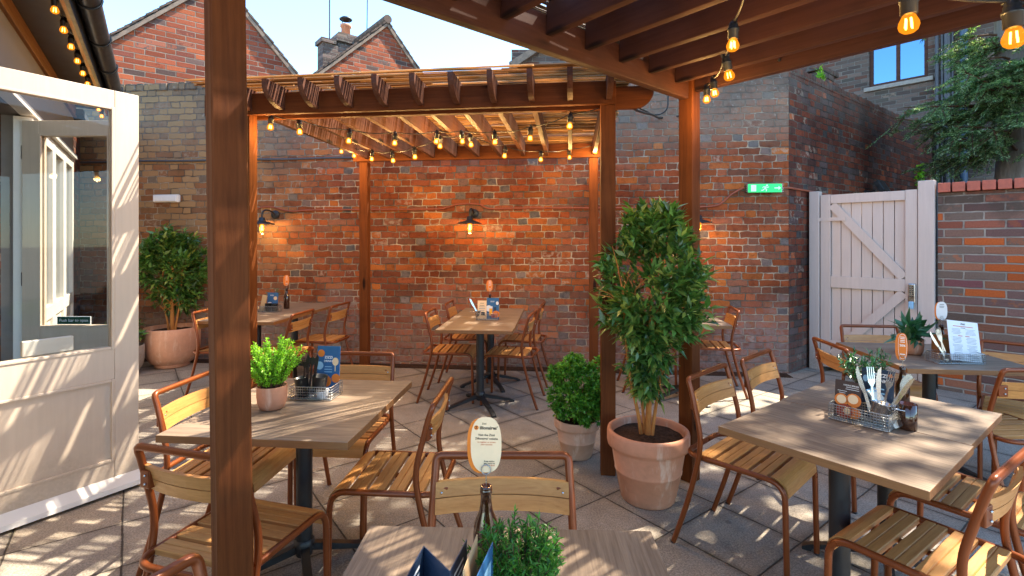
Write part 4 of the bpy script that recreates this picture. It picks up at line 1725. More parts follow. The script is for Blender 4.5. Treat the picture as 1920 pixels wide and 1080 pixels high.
table('table by the garden wall with the printed menu sheet', (2.745, 3.335), RAD(-6), .76, .79, 'x', 40)
table('small table in the corner under the exit sign, half behind the tall potted tree', (1.66, 4.87), RAD(-6), .66, .72, 'x', 25)


# ------------------------------------------------------------------ plants in pots
def pot_profile(kind, R, H):
    if kind == 'rim':                                # thick rolled rim and a line round the belly
        return [(.001, .0), (.62 * R, 0), (.66 * R, .012), (.66 * R, .03), (.68 * R, .035), (.80 * R, .42 * H), (.815 * R, .425 * H), (.815 * R, .45 * H), (.81 * R, .455 * H),
                (.885 * R, .72 * H), (.89 * R, .76 * H), (.985 * R, .78 * H), (1.0 * R, .82 * H), (1.0 * R, .95 * H), (.985 * R, .99 * H), (.95 * R, H), (.90 * R, .99 * H), (.87 * R, .93 * H), (.86 * R, .86 * H), (.001, .86 * H)]
    if kind == 'bowl':
        return [(.001, 0), (.60 * R, 0), (.62 * R, .02 * H), (.62 * R, .07 * H), (.60 * R, .09 * H), (.74 * R, .12 * H), (.9 * R, .28 * H), (.985 * R, .5 * H), (1.0 * R, .75 * H), (.99 * R, .97 * H), (.97 * R, H),
                (.93 * R, .99 * H), (.92 * R, .88 * H), (.001, .88 * H)]
    return [(.001, 0), (.66 * R, 0), (.8 * R, .06 * H), (.93 * R, .25 * H), (1.0 * R, .6 * H), (.985 * R, .97 * H), (.96 * R, H), (.90 * R, .98 * H), (.88 * R, .85 * H), (.001, .85 * H)]


def potted(name, label, loc, kind, R, H, mat, soilz, group=None, cat='potted plant'):
    t = thing(name, label, cat, loc, random.uniform(0, 6), group)
    b = MB()
    b.lathe(pot_profile(kind, R, H), 40)
    b.build('pot', mat, t)
    b = MB()
    n = 28
    rs = R * .87
    V, Fc = [(0, 0, soilz + .012)], []
    for ring in (.5, 1.0):
        for k in range(n):
            a = 2 * PI * k / n
            V.append((rs * ring * math.cos(a), rs * ring * math.sin(a), soilz + random.uniform(-.004, .006)))
    for k in range(n):
        Fc.append((0, 1 + k, 1 + (k + 1) % n))
        Fc.append((1 + k, 1 + n + k, 1 + n + (k + 1) % n, 1 + (k + 1) % n))
    b.add(V, Fc, 0, True)
    b.build('soil', M['soil'], t)
    return t


def tree_in_pot(t, soilz, trunks, crown_c, crown_r, ntips, k, L, W, mat, seed, squash=None):
    b = MB()
    g = random.Random(seed)
    for (x0, y0, x1, y1, r0) in trunks:
        top = crown_c[2] + crown_r[2] * .1
        pts = crom([(x0, y0, soilz - .02), (x0 + (x1 - x0) * .2, y0 + (y1 - y0) * .2, soilz + (crown_c[2] - crown_r[2] - soilz) * .5),
                    (x0 + (x1 - x0) * .7, y0 + (y1 - y0) * .7, crown_c[2] - crown_r[2] * .7), (x1, y1, top)], 5)
        b.tube(pts, [r0 * (1.35 if i == 0 else 1 - .6 * i / len(pts)) for i in range(len(pts))], 9)
        for j in range(9):
            i = g.randint(len(pts) // 2, len(pts) - 1)
            p = pts[i]
            a = g.uniform(0, 6.28)
            q = p + Vector((math.cos(a) * crown_r[0] * .5, math.sin(a) * crown_r[1] * .5, g.uniform(.05, .5) * crown_r[2]))
            b.tube([p, (p + q) / 2 + Vector((0, 0, .02)), q], [.006, .004, .002], 5)
    b.build('trunk', M['bark'], t)
    P, D = clump_points(ntips, 75, crown_c, crown_r, .12, .5, seed)
    D = D + np.array([0, 0, .55])
    geo = [rosettes(P, D, k, L, W, .95)]
    return leaf_object('crown', geo, mat, t)


t = potted('potted_tree', 'tall glossy leaved tree in the largest terracotta pot between the two posts', (.795, 2.965, 0), 'rim', .235, .405, M['terracotta'], .36, cat='potted tree')
t.rotation_euler = (0, 0, 0)
tree_in_pot(t, .36, [(.0, .0, .02, .0, .021), (-.03, .015, -.14, .03, .013), (.02, -.01, .12, .05, .012), (-.01, .02, -.05, .1, .011)],
            (.015, .02, 1.15), (.335, .315, .55), 560, 11, .086, .031, M['leaf_big'], 4)
t = potted('potted_tree', 'leafy tree in a smooth round terracotta bowl by the left end of the wall', (-4.09, 6.10, 0), 'bowl', .295, .47, M['terracotta_glazed'], .42, cat='potted tree')
t.rotation_euler = (0, 0, 0)
tree_in_pot(t, .42, [(0, 0, .0, .0, .03), (-.04, .0, -.14, .03, .014), (.03, 0, .11, .02, .014)], (.03, 0, 1.16), (.405, .36, .55), 500, 11, .098, .036, M['leaf_big'], 9)

t = potted('potted_bush', 'round small leaved bush in a pale clay pot beside the middle post', (.455, 3.55, 0), 'rim', .158, .265, M['terracotta_pale'], .23)
b = MB()
for k in range(7):
    a = k * .9
    b.tube([(0, 0, .2), (.05 * math.cos(a), .05 * math.sin(a), .35), (.14 * math.cos(a), .14 * math.sin(a), .55)], [.006, .004, .002], 5)
b.build('stems', M['twig'], t)
P, D = clump_points(1350, 110, (-.015, -.01, .475), (.255, .23, .255), .09, .62, 21, False)
leaf_object('foliage', [rosettes(P, D + np.array([0, 0, .5]), 13, .026, .016, 1.1)], M['leaf_box'], t)

t = potted('potted_plant', 'low leafy plant in a grey stone pot at the edge of the door', (-4.36, 5.68, 0), 'bowl', .20, .33, M['stone_pot'], .28)
P, D = shell_points(70, (0, 0, .47), (.2, .2, .2), .3, .2, 5)
leaf_object('foliage', [rosettes(P, D + np.array([0, 0, .4]), 9, .10, .035, .9)], M['leaf_big'], t)


def sprigs(t, n, base_r, h, spread, leafL, leafW, per, mat, seed, stemname='stems', base_z=0.0, lean=(0, 0)):
    """upright stems clothed with small leaves (herbs, box, fern-like greens)"""
    g = np.random.default_rng(seed)
    geo = []
    b = MB()
    for i in range(n):
        a = g.uniform(0, 6.283)
        rr = base_r * math.sqrt(g.uniform(0, 1))
        p0 = np.array([rr * math.cos(a), rr * math.sin(a), base_z])
        sp = spread * g.uniform(.2, 1.0)
        hh = h * g.uniform(.6, 1.05) * (1 - .25 * sp / max(spread, 1e-6))
        p2 = p0 + np.array([math.cos(a) * sp + lean[0], math.sin(a) * sp + lean[1], hh])
        p1 = (p0 + p2) / 2 + np.array([-math.cos(a) * sp * .15, -math.sin(a) * sp * .15, hh * .08])
        b.tube([p0, p1, p2], [.0016, .0013, .0008], 4)
        tt = np.linspace(.18, 1, per)[:, None]
        Q = p0 * (1 - tt) ** 2 + 2 * p1 * tt * (1 - tt) + p2 * tt ** 2
        Q = np.repeat(Q, 3, 0)
        ax = (p2 - p0) / np.linalg.norm(p2 - p0)
        D = unit(g.normal(size=Q.shape)) * .9 + ax * .6
        sc = g.uniform(.7, 1.15, len(Q))
        geo.append(leaves(Q, D, leafL * sc, leafW * sc, .1, .6))
    b.build(stemname, M['twig'], t)
    leaf_object('foliage', geo, mat, t)


t = potted('herb_pot', 'small terracotta pot of lime green herbs on the near left table', (-1.075, 2.27, .751), 'cup', .064, .105, M['terracotta'], .09)
sprigs(t, 120, .042, .24, .115, .0135, .0065, 24, M['leaf_lime'], 3, base_z=.085, lean=(.0, 0))
t = potted('herb_pot', 'pot of feathery green herbs on the foreground table behind the menus', (.012, .94, .751), 'cup', .055, .085, M['terracotta'], .07)
sprigs(t, 90, .03, .16, .068, .018, .0042, 20, M['leaf_fern'], 8, base_z=.07)
t = potted('herb_pot', 'small dark leaved sprig plant behind the cutlery basket on the right table', tuple([*(Vector((1.565, 2.235))), .751]), 'cup', .04, .09, M['terracotta'], .075)
sprigs(t, 24, .028, .22, .10, .034, .0085, 12, M['leaf_dark'], 12, base_z=.07, lean=(.0, 0))
t = potted('potted_plant', 'broad leaved plant in a small terracotta pot on the table by the garden wall', (2.655, 3.36, .751), 'cup', .062, .10, M['terracotta'], .085)
P, D = shell_points(24, (0, 0, .14), (.065, .065, .05), .3, .1, 6)
leaf_object('foliage', [rosettes(P, D * 1.2 + np.array([0, 0, .35]), 5, .135, .045, .75)], M['leaf_dark'], t)
t = potted('herb_pot', 'tiny dark plant behind the menus on the centre rear table', (-.235, 5.02, .751), 'cup', .04, .08, M['terracotta'], .07)
P, D = shell_points(8, (0, 0, .11), (.03, .03, .03), .3, .1, 6)
leaf_object('foliage', [rosettes(P, D + np.array([0, 0, .5]), 4, .09, .03, .8)], M['leaf_dark'], t)
t = potted('herb_pot', 'tiny sprig plant in the caddy group on the rear left table', (-2.60, 5.53, .751), 'cup', .045, .10, M['terracotta'], .085)
sprigs(t, 10, .03, .17, .07, .03, .006, 9, M['leaf_dark'], 15, base_z=.07)


# ------------------------------------------------------------------ the conifer on the raised bed; its high crown dapples the court
def conifer():
    t = thing('conifer_tree', 'dark green conifer with a pale trunk on the raised bed beside the brick building', 'tree', (6.25, 6.2, 1.8))
    b = MB()
    b.tube(crom([(0, 0, -.1), (.05, .05, 1.2), (.0, .1, 3), (-.1, .0, 5.2), (-.15, -.2, 8.2)], 6), [.30, .28, .27, .26, .25, .25, .24, .24, .23, .22, .21, .2, .19, .18, .17, .15, .14, .12, .10, .09, .08, .07, .06, .05, .03], 14)
    b.build('trunk', M['grey_bark'], t)
    g = random.Random(5)
    gg = np.random.default_rng(5)
    br = MB()
    geo = []

    def spray(p, d, L, nl):
        d = d.normalized()
        s = d.cross(Vector((0, 0, 1))).normalized()
        pts = [p + d * L * k / 4 + Vector((0, 0, -.05 * L * (k / 4) ** 2)) for k in range(5)]
        br.tube(pts, [.006, .005, .004, .003, .0015], 4)
        tt = np.linspace(.05, 1, nl)[:, None]
        A = np.array(pts[0])[None] * (1 - tt) + np.array(pts[-1])[None] * tt
        for sg in (-1, 1):
            D = np.array(d)[None] * .75 + sg * np.array(s)[None] * (1 - .3 * tt) + gg.normal(size=(nl, 3)) * .12
            LL = gg.uniform(.05, .10, nl) * (1.05 - .5 * tt[:, 0])
            # side twiglets, each carrying paired needles
            tw = A + unit(D) * LL[:, None] * .9
            geo.append(leaves(A, D, LL, .013, .05, .3))
            for f in (.35, .7, 1.0):
                Q = A * (1 - f) + tw * f
                for sg2 in (-1, 1):
                    D2 = D * .6 + np.array(d)[None] * .5 * sg2 + gg.normal(size=(nl, 3)) * .25
                    geo.append(leaves(Q, D2, gg.uniform(.022, .04, nl), .008, .05, .4))

    # low boughs towards the court
    for k in range(60):
        z = g.uniform(.7, 2.75)
        low = z < 1.35
        a = g.uniform(PI * .85, PI * 1.42) if low else g.uniform(PI * .7, PI * 1.7)
        L = g.uniform(.7, 1.3) if low else g.uniform(.4, .8)
        st = Vector((0, .0, z))
        dr = Vector((math.cos(a), math.sin(a), g.uniform(-.25, .35)))
        en = st + dr * L
        br.tube([st, st + dr * L * .5 + Vector((0, 0, .04)), en], [.022, .013, .005], 6)
        for j in range(13):
            f = g.uniform(.25, 1.0)
            p = st + dr * L * f
            dd = Vector((math.cos(a + g.uniform(-1.1, 1.1)), math.sin(a + g.uniform(-1.1, 1.1)), g.uniform(-.85, .05)))
            spray(p, dd, g.uniform(.22, .48), 14)
    br.build('boughs', M['twig'], t)
    leaf_object('foliage', geo, M['leaf_spray'], t)
    # high crown above the picture
    P, D = shell_points(900, (-.80, -.95, 6.0), (2.15, 1.95, 2.5), .2, .3, 31)
    leaf_object('crown', [rosettes(P, D + np.array([0, 0, -.2]), 9, .17, .075, 1.1)], M['leaf_yew'], t)
    P, D = shell_points(420, (-1.35, .10, 5.2), (1.3, 1.25, 1.25), .15, .3, 77)  # unseen extra lobe, added to shade the middle of the court
    leaf_object('crown', [rosettes(P, D + np.array([0, 0, -.2]), 9, .17, .075, 1.1)], M['leaf_yew'], t)
    return t


conifer()
# ivy scrambling over the end of the side wall
iv = thing('climbing_plant', 'bright green climber on the far end of the side wall above the gate', 'climber', (0, 0, 0))
st = MB()
n = 70
zz = RNG.uniform(2.0, 2.8, n)
xx = 4.75 + (zz - 2.3) * .25 + RNG.normal(size=n) * .12
P = np.stack([3.13 + .793 * xx + .02, 5.726 + .609 * xx - .03, zz], 1)
st.tube([(3.13 + .793 * x + .012, 5.726 + .609 * x - .016, z) for x, z in ((4.6, 1.9), (4.7, 2.2), (4.78, 2.5), (4.9, 2.8))], .008, 6)
st.build('stem', M['twig'], iv)
leaf_object('foliage', [rosettes(P, np.tile(np.array([[.5, -.7, .3]]), (n, 1)), 7, .07, .05, .9)], M['leaf_lime'], iv)
P = np.array([[3.13 + .793 * x - .05, 5.726 + .609 * x, 3.5 + RNG.uniform(0, .14)] for x in RNG.uniform(.85, 1.05, 14)])
o = leaf_object('fern_tuft', [rosettes(P, np.tile(np.array([[0, -.2, 1.]]), (14, 1)), 6, .09, .02, .7)], M['leaf_lime'])
tag(o, 'small fern tuft growing on top of the side wall', 'weed')
b = MB()
F = TR((3.13 + .793 * 1.15, 5.726 + .609 * 1.15, 3.5), math.atan2(.609, .793))
for i in range(3):
    for j in range(3 - i % 2):
        b.box((j * .2 - .1 + .05 * (i % 2), .17, .04 + i * .075), (.19, .25, .066), M=F, bev=.006, rz=random.uniform(-.08, .08))
tag(b.build('loose_bricks', M['side_brick']), 'small heap of loose bricks stacked on top of the side wall', 'bricks')
# ------------------------------------------------------------------ things on the tables
def basket(label, loc, rz, w, d, h, pitch=.011, mat=None, plastic=False):
    t = thing('wire_caddy', label, 'caddy', loc, rz, 'table caddies')
    b = MB()
    r = .0011
    x0, x1, y0, y1 = -w / 2, w / 2, -d / 2, d / 2
    n = max(2, int(w / pitch))
    m = max(2, int(d / pitch))
    for i in range(n + 1):
        x = x0 + w * i / n
        b.tube([(x, y0, h), (x, y0, .003), (x, y1, .003), (x, y1, h)], r, 4)
    for j in range(m + 1):
        y = y0 + d * j / m
        b.tube([(x0, y, h), (x0, y, .0035), (x1, y, .0035), (x1, y, h)], r, 4)
    for k in range(1, max(2, int(h / pitch))):
        z = h * k / max(2, int(h / pitch))
        b.tube([(x0, y0, z), (x1, y0, z), (x1, y1, z), (x0, y1, z)], r, 4, closed=True)
    b.build('mesh_sides', M['wire'], t)
    b = MB()
    for z in (h, .004):
        b.tube(fillet([(0, y0, z), (x1, y0, z), (x1, y1, z), (x0, y1, z), (x0, y0, z), (-.001, y0, z)], .012, 4), .0022, 6)
    b.build('rim', M['wire'], t)
    if plastic:
        b = MB()
        b.span((x0, y0 - .006, .004), (x1, y0 - .003, h * .95))
        b.build('clear_front', M['clear'], t)
    return t


def upright(loc, rz, tilt=0.0):
    """frame of a card standing at loc and facing local -y; x across, z up"""
    return Matrix.Translation(Vector(loc)) @ Matrix.Rotation(rz, 4, 'Z') @ Matrix.Rotation(tilt, 4, 'X')


class Card:
    def __init__(s, w, h, mats, th=.0025):
        s.b = MB()
        s.w, s.h, s.th = w, h, th
        s.mats = mats
        s.y = -th / 2 - .0004
        s.b.span((-w / 2, -th / 2, 0), (w / 2, th / 2, h), 0)

    def rect(s, x, z, w, h, mi, lift=0):
        y = s.y - lift
        s.b.add([(x - w / 2, y, z - h / 2), (x + w / 2, y, z - h / 2), (x + w / 2, y, z + h / 2), (x - w / 2, y, z + h / 2)], [(0, 1, 2, 3)], mi)

    def disc(s, x, z, r, mi, lift=.0002, sx=1.0, n=14):
        y = s.y - lift
        s.b.add([(x + r * sx * math.cos(2 * PI * i / n), y, z + r * math.sin(2 * PI * i / n)) for i in range(n)], [tuple(range(n))], mi)

    def text(s, body, x, z, size, mi, bold=.0, align='CENTER', lift=.0004):
        s.b.text(body, size, Matrix.Translation((x, s.y - lift, z)) @ UPRIGHT, mi, align, bold)

    def lines(s, x, z0, z1, w, n, mi, ragged=.4):
        for i in range(n):
            ww = w * (1 - ragged * random.random())
            s.rect(x, z0 + (z1 - z0) * i / max(1, n - 1), ww, abs(z1 - z0) / n * .38, mi, .0002)

    def put(s, name, label, cat, W, group=None):
        o = s.b.build(name, [M[k] for k in s.mats], world=W)
        return tag(o, label, cat, group)


def oval(w, h, n=36, p=2.6):
    out = []
    for i in range(n):
        a = 2 * PI * i / n
        ca, sa = math.cos(a), math.sin(a)
        out.append((w / 2 * math.copysign(abs(ca) ** (2 / p), ca), h / 2 * math.copysign(abs(sa) ** (2 / p), sa)))
    return out


def bottle_tag(lab_b, loc, rz, w, h, face, back, textfn, scale=1.0, card_rz=0.0):
    """brown bottle with a wire clip in its neck that holds an oval card; bottle and card are two things"""
    t = thing('brown_bottle', lab_b, 'bottle', loc, rz, 'bottles used as card holders')
    b = MB()
    k = scale
    b.lathe([(.001, 0), (.029 * k, .0), (.031 * k, .004), (.031 * k, .12 * k), (.027 * k, .145 * k), (.0165 * k, .17 * k), (.0135 * k, .19 * k), (.0125 * k, .212 * k), (.0145 * k, .213 * k),
             (.0148 * k, .221 * k), (.013 * k, .223 * k), (.0138 * k, .2245 * k), (.0138 * k, .229 * k), (.009 * k, .2295 * k), (.0085 * k, .2 * k), (.001, .198 * k)], 24)
    b.build('bottle_body', M['bottle'], t)
    return t


def tag_card(label, loc, rz, w, h, mats, fn, tilt=0.0):
    t = thing('card_holder', label, 'card', loc, rz, 'oval cards on wire clips')
    b = MB()
    b.tube([(0, 0, -.045), (0, 0, .028)], .0012, 5)
    b.tube([(.0105 * math.cos(a), -.004, .038 + .0105 * math.sin(a)) for a in [i * PI / 8 for i in range(16)]], .0012, 5, closed=True)
    b.tube([(.0105 * math.cos(a), .0055, .038 + .0105 * math.sin(a)) for a in [i * PI / 8 for i in range(16)]], .0012, 5, closed=True)
    b.build('wire_clip', M['wire'], t)
    c = MB()
    zc = .03 + h / 2
    ov = oval(w, h)
    c.prism([(x, z + zc) for x, z in ov], -.0010, .0006, 0)
    c.prism([(x * 1.0 - .008, z + zc - .003) for x, z in ov], .0009, .0024, 1)
    fn(c, zc, -.0014)
    c.build('oval_card', [M[m] for m in mats], t)
    return t


def zil_text(c, zc, y):
    def T(body, x, z, s, mi, bold=.012):
        c.text(body, s, Matrix.Translation((x, y, zc + z)) @ UPRIGHT, mi, 'CENTER', bold)
    T('Zizzi', -.004, .0465, .0052, 2)
    c.add([(-.0215 + .0052 * math.cos(a), y + .0002, zc + .0375 + .0052 * math.sin(a)) for a in [i * PI / 7 for i in range(14)]], [tuple(range(14))], 1)
    T('Z', -.0215, .0375, .0078, 2, .03)
    T('illionaires\u2019', .0058, .037, .0098, 2, .03)
    T('Visit the Zizzi', .001, .0215, .0066, 2, .02)
    T('Zillionaires\u2019 website', .001, .0135, .0062, 2, .02)
    T('to register or access', .001, .006, .0048, 3, .01)
    T('your account', .001, .0008, .0048, 3, .01)
    T('Keep visiting', .007, -.036, .0045, 2, .02)
    T('earn more to', .007, -.0405, .0045, 2, .02)
    T('get free food', .007, -.045, .0045, 3, .02)


def orange_text(c, zc, y):
    def T(body, x, z, s, mi=2, bold=.02):
        c.text(body, s, Matrix.Translation((x, y, zc + z)) @ UPRIGHT, mi, 'CENTER', bold)
    c.add([(p[0] * .86, y + .0003, zc + p[1] * .93) for p in oval(.036, .118)], [tuple(range(36))], 3)
    c.add([(p[0] * .80, y + .0001, zc + p[1] * .90) for p in oval(.036, .118)], [tuple(range(36))], 0)
    T('20%', 0, .004, .0125, 2, .03)
    for i, z in enumerate((.040, .033, .025, .018)):
        c.add([(-.008, y, zc + z), (.008, y, zc + z), (.008, y, zc + z + .003), (-.008, y, zc + z + .003)], [(0, 1, 2, 3)], 2)
    c.add([(-.009, y, zc - .036), (.009, y, zc - .036), (.009, y, zc - .032), (-.009, y, zc - .032)], [(0, 1, 2, 3)], 2)


def white_text(c, zc, y):
    for z, w, m in ((.04, .022, 2), (.03, .026, 3), (.025, .024, 3), (.02, .022, 3), (-.036, .016, 3)):
        c.add([(-w / 2, y, zc + z), (w / 2, y, zc + z), (w / 2, y, zc + z + .0028), (-w / 2, y, zc + z + .0028)], [(0, 1, 2, 3)], m)


TZ = .751
# foreground table
bottle_tag('brown glass bottle on the foreground table, behind the feathery herbs', (-.057, 1.115, TZ), 0, 0, 0, 0, 0, 0, .92)
tag_card('large cream oval card about a website, clipped to the bottle on the foreground table', (-.057, 1.115, TZ + .21), RAD(-3), .068, .122, ['card_cream', 'card_orange', 'ink', 'ink_red'], zil_text)
basket('wire caddy on the foreground table at the bottom edge, filled with folded menus', (-.105, .80, TZ), RAD(6), .20, .15, .062)


def trifold(pts, h, z, mats, name, label, art):
    b = MB()
    for i, ((xa, ya), (xb, yb)) in enumerate(zip(pts[:-1], pts[1:])):
        d = Vector((xb - xa, yb - ya, 0))
        L = d.length
        W = Matrix.Translation((xa, ya, z)) @ Matrix.Rotation(math.atan2(d.y, d.x), 4, 'Z')
        b.span((.0003, -.0008, 0), (L - .0003, .0008, h), 0, M=W)
        art(b, W, L, h, i)
    return tag(b.build(name, [M[m] for m in mats]), label, 'menu')


def dark_art(b, W, L, h, i):
    y = -.0013
    def disc(x, z, r, mi, l=0):
        b.add([W @ Vector((x + r * math.cos(a), y - l, z + r * math.sin(a))) for a in [k * PI / 8 for k in range(16)]], [tuple(range(16))], mi)
    if i == 1:
        disc(L * .5, h * .66, L * .30, 2)
        disc(L * .5, h * .66, L * .24, 3, .0002)
        disc(L * .42, h * .70, L * .08, 5, .0004)
        disc(L * .6, h * .62, L * .06, 4, .0004)
        disc(L * .35, h * .60, L * .06, 1, .0004)
    elif i == 2:
        disc(L * .5, h * .45, L * .3, 2)
        disc(L * .5, h * .45, L * .22, 4, .0002)
    for k in range(4):
        z = h * (.9 if i != 1 else .26) - k * .012
        b.add([W @ Vector(p) for p in ((L * .2, y, z), (L * .75, y, z), (L * .75, y, z + .005), (L * .2, y, z + .005))], [(0, 1, 2, 3)], 1)


trifold([(-.168, .775), (-.152, .873), (-.099, .806), (-.080, .892)], .218, TZ + .006, ['card_navy', 'ink_white', 'food_cream', 'food_red', 'food_orange', 'leaf_box'],
        'folded_menu', 'dark zigzag folded menu standing in the caddy on the foreground table', dark_art)
trifold([(-.077, .80), (-.062, .90)], .222, TZ + .006, ['kraft', 'ink_grey', 'kraft', 'kraft', 'kraft', 'kraft'], 'paper_sleeve', 'pale kraft paper sleeve standing beside the folded menu on the foreground table', lambda *a: None)
trifold([(-.058, .79), (-.034, .892)], .213, TZ + .006, ['card_blue', 'ink_white', 'card_paleblue', 'card_navy', 'card_navy', 'card_blue'], 'menu_card', 'blue menu card leaning against the feathery herbs on the foreground table',
        lambda b, W, L, h, i: [b.add([W @ Vector(p) for p in ((L * a, -.0012, h * z0), (L * c_, -.0012, h * z0), (L * c_, -.0012, h * z1), (L * a, -.0012, h * z1))], [(0, 1, 2, 3)], m)
                               for a, c_, z0, z1, m in ((.15, .85, .55, .9, 2), (.2, .8, .36, .40, 1), (.2, .7, .30, .34, 1), (.2, .75, .24, .28, 1))])


def cup(label, loc, r, h, mat, rz=0, tilt=0.0, handle=False, group='cups in the caddies'):
    t = thing('serving_cup', label, 'cup', loc, rz, group)
    W = Matrix.Rotation(tilt, 4, 'Y')
    b = MB()
    b.lathe([(.001, .0), (.78 * r, 0), (.86 * r, .006), (r, h), (r * 1.04, h + .002), (.95 * r, h), (.80 * r, .01), (.001, .008)], 26, M=W)
    b.build('cup_body', mat, t)
    if handle:
        b = MB()
        b.tube([W @ Vector(p) for p in ((r * .95, .006, h * .86), (r + .055, .006, h * .95), (r + .058, -.006, h * .95), (r * .95, -.006, h * .86))], .0026, 6)
        b.build('handle', mat, t)
    return t


cup('black enamel cup in front of the folded menu on the foreground table', (-.118, .765, TZ + .005), .030, .19, M['plastic_black'])

# near left table
basket('wire caddy behind the lime green herbs on the near left table', (-.945, 2.445, TZ), RAD(-5), .205, .13, .062)
c = Card(.115, .225, ['card_blue', 'card_paleblue', 'ink_white', 'food_orange', 'food_cream', 'card_navy'])
c.disc(.035, .15, .02, 4, sx=.8)
c.rect(.035, .118, .004, .03, 4, .0003)
c.disc(-.038, .19, .018, 3)
c.disc(-.045, .13, .02, 1)
c.disc(.04, .07, .022, 3)
c.disc(-.01, .055, .028, 3)
c.disc(-.04, .06, .016, 4)
c.text('ZIZZI', 0, .17, .017, 2, .02)
c.text('DRINKS', 0, .152, .013, 2, .02)
c.lines(0, .125, .10, .05, 3, 1)
c.put('menu_card', 'blue drinks menu card standing in the caddy on the near left table', 'menu', upright((-.905, 2.485, TZ + .006), RAD(-5), RAD(-5)))
cup('black cup with black cutlery beside the blue menu card on the near left table', (-.925, 2.42, TZ + .03), .036, .075, M['plastic_black'], 0, .12)
cup('second black cup on the left of the caddy on the near left table', (-.998, 2.43, TZ + .005), .034, .09, M['plastic_black'], 0, -.15)
cup('small white dip pot low in the caddy on the near left table', (-.90, 2.405, TZ + .005), .03, .035, M['card_white'], 0)


def cutlery(kind, p, d, face, label, mat, L=.20, group=None):
    """knife, fork or spoon from handle point p along d; the flat faces `face`"""
    x = Vector(d).normalized()
    n = Vector(face)
    n = (n - x * n.dot(x)).normalized()
    s = n.cross(x)
    W = Matrix((s, n, x)).transposed().to_4x4()
    W.translation = Vector(p)
    b = MB()
    if kind == 'knife':
        b.prism([(-.007, 0), (.007, 0), (.005, .095), (-.005, .095)], -.003, .003)
        b.prism([(-.005, .0955), (.006, .0955), (.011, .12), (.0115, .16), (.007, .19), (-.004, L + .005), (-.005, .15)], -.0011, .0011)
    elif kind == 'fork':
        b.prism([(-.006, 0), (.006, 0), (.003, .12), (.012, .14), (.012, .152), (-.012, .152), (-.012, .14), (-.003, .12)], -.0015, .0015)
        for k in range(4):
            q = -.0105 + k * .007
            b.prism([(q - .0018, .1525), (q + .0018, .1525), (q + .001, L), (q - .001, L)], -.001, .001)
    else:
        b.prism([(-.006, 0), (.006, 0), (.003, .13), (.013, .15), (.016, .175), (.010, L), (0, L + .005), (-.010, L), (-.016, .175), (-.013, .15), (-.003, .13)], -.0014, .0014)
    o = b.build('table_' + kind, mat, world=W)
    return tag(o, label, kind, group)


for i, (dx, dy, k) in enumerate(((-.07, .02, 'fork'), (-.045, -.01, 'knife'), (-.03, .02, 'spoon'), (.02, .0, 'knife'))):
    cutlery(k, (-1.0 + i * .014, 2.425, TZ + .02), (.12 + dx, dy, .9 - i * .03), (0, -1, .1),
            'dark %s leaning among the black cups on the near left table%s' % (k, ', rightmost' if i == 3 else ''), M['plastic_black'], .17, 'dark cutlery on the near left table')

# right table: basket with cutlery
ang5 = RAD(-50)
o5 = Vector((1.447, 2.095, TZ))
e5 = Vector((math.cos(ang5), math.sin(ang5), 0))
w5 = Vector((-e5.y, e5.x, 0))
basket('wire caddy with cutlery and cards on the right table', o5, ang5, .21, .115, .065, .010)
FACE = -w5
c = Card(.095, .155, ['card_brown', 'food_orange', 'food_cream', 'ink_white', 'food_red', 'card_black'])
for x, z, r, m in ((-.022, .075, .026, 1), (.022, .08, .028, 1), (-.022, .077, .018, 2), (.02, .084, .019, 2), (-.01, .03, .03, 4), (.025, .03, .024, 1), (.0, .032, .014, 2)):
    c.disc(x, z, r, m, .0002 if m == 1 else (.0004 if m == 4 else .0006))
c.text('LOCALS SPECIAL', .012, .138, .0075, 3, .02)
c.lines(.016, .130, .122, .05, 2, 3)
c.lines(-.02, .112, .104, .035, 2, 3)
c.put('menu_card', 'brown card with baked snacks pictured, standing in the caddy on the right table', 'menu', upright(o5 - e5 * .048 - w5 * .022 + Vector((0, 0, .006)), ang5, RAD(-7)))
c = Card(.10, .165, ['clear', 'clear'])
c.put('card_sleeve', 'clear plastic card sleeve behind the brown snack card on the right table', 'card sleeve', upright(o5 - e5 * .05 - w5 * .002 + Vector((0, 0, .006)), ang5, RAD(-7)))
cup('steel cup with a wire handle, full of cutlery, on the right table', o5 + e5 * .055 + Vector((0, 0, .022)), .036, .075, M['steel'], ang5 + .35, .18, True)
cp = o5 + e5 * .055 + Vector((0, 0, .035))
KN = 'cutlery in the steel cup on the right table'
for i, (k, dx, dy, rot, lab) in enumerate((('knife', -.30, .05, .0, 'table knife at the left of the steel cup on the right table, blade up'),
                                          ('knife', .02, .05, .3, 'table knife upright in the middle of the steel cup on the right table'),
                                          ('knife', .50, .0, -.2, 'table knife leaning right out of the steel cup on the right table'),
                                          ('fork', -.12, .12, .1, 'fork standing behind the knives in the steel cup on the right table'),
                                          ('fork', .18, .10, .0, 'fork leaning right behind the middle knife in the steel cup'),
                                          ('spoon', .42, .1, .1, 'spoon bowl up at the right of the steel cup on the right table'))):
    d = e5 * dx + w5 * dy + Vector((0, 0, 1))
    cutlery(k, cp + e5 * (dx * .05) + w5 * (.012 * (i % 3 - 1)), d, FACE + e5 * rot + Vector((0, 0, .35)), lab, M['steel'], .2, KN)
c = Card(.115, .21, ['card_navy', 'card_blue', 'ink_white', 'food_orange', 'card_paleblue'])
c.text('ZIZZI', .01, .185, .020, 2, .03)
c.text('DRINKS', .01, .163, .018, 2, .03)
c.disc(-.043, .165, .014, 4, sx=.7)
c.disc(.045, .19, .008, 3)
c.lines(0, .13, .04, .08, 6, 4)
c.put('menu_card', 'dark blue drinks menu behind the cutlery on the right table', 'menu', upright(o5 + e5 * .03 + w5 * .075 + Vector((0, 0, .0)), ang5, RAD(-8)))
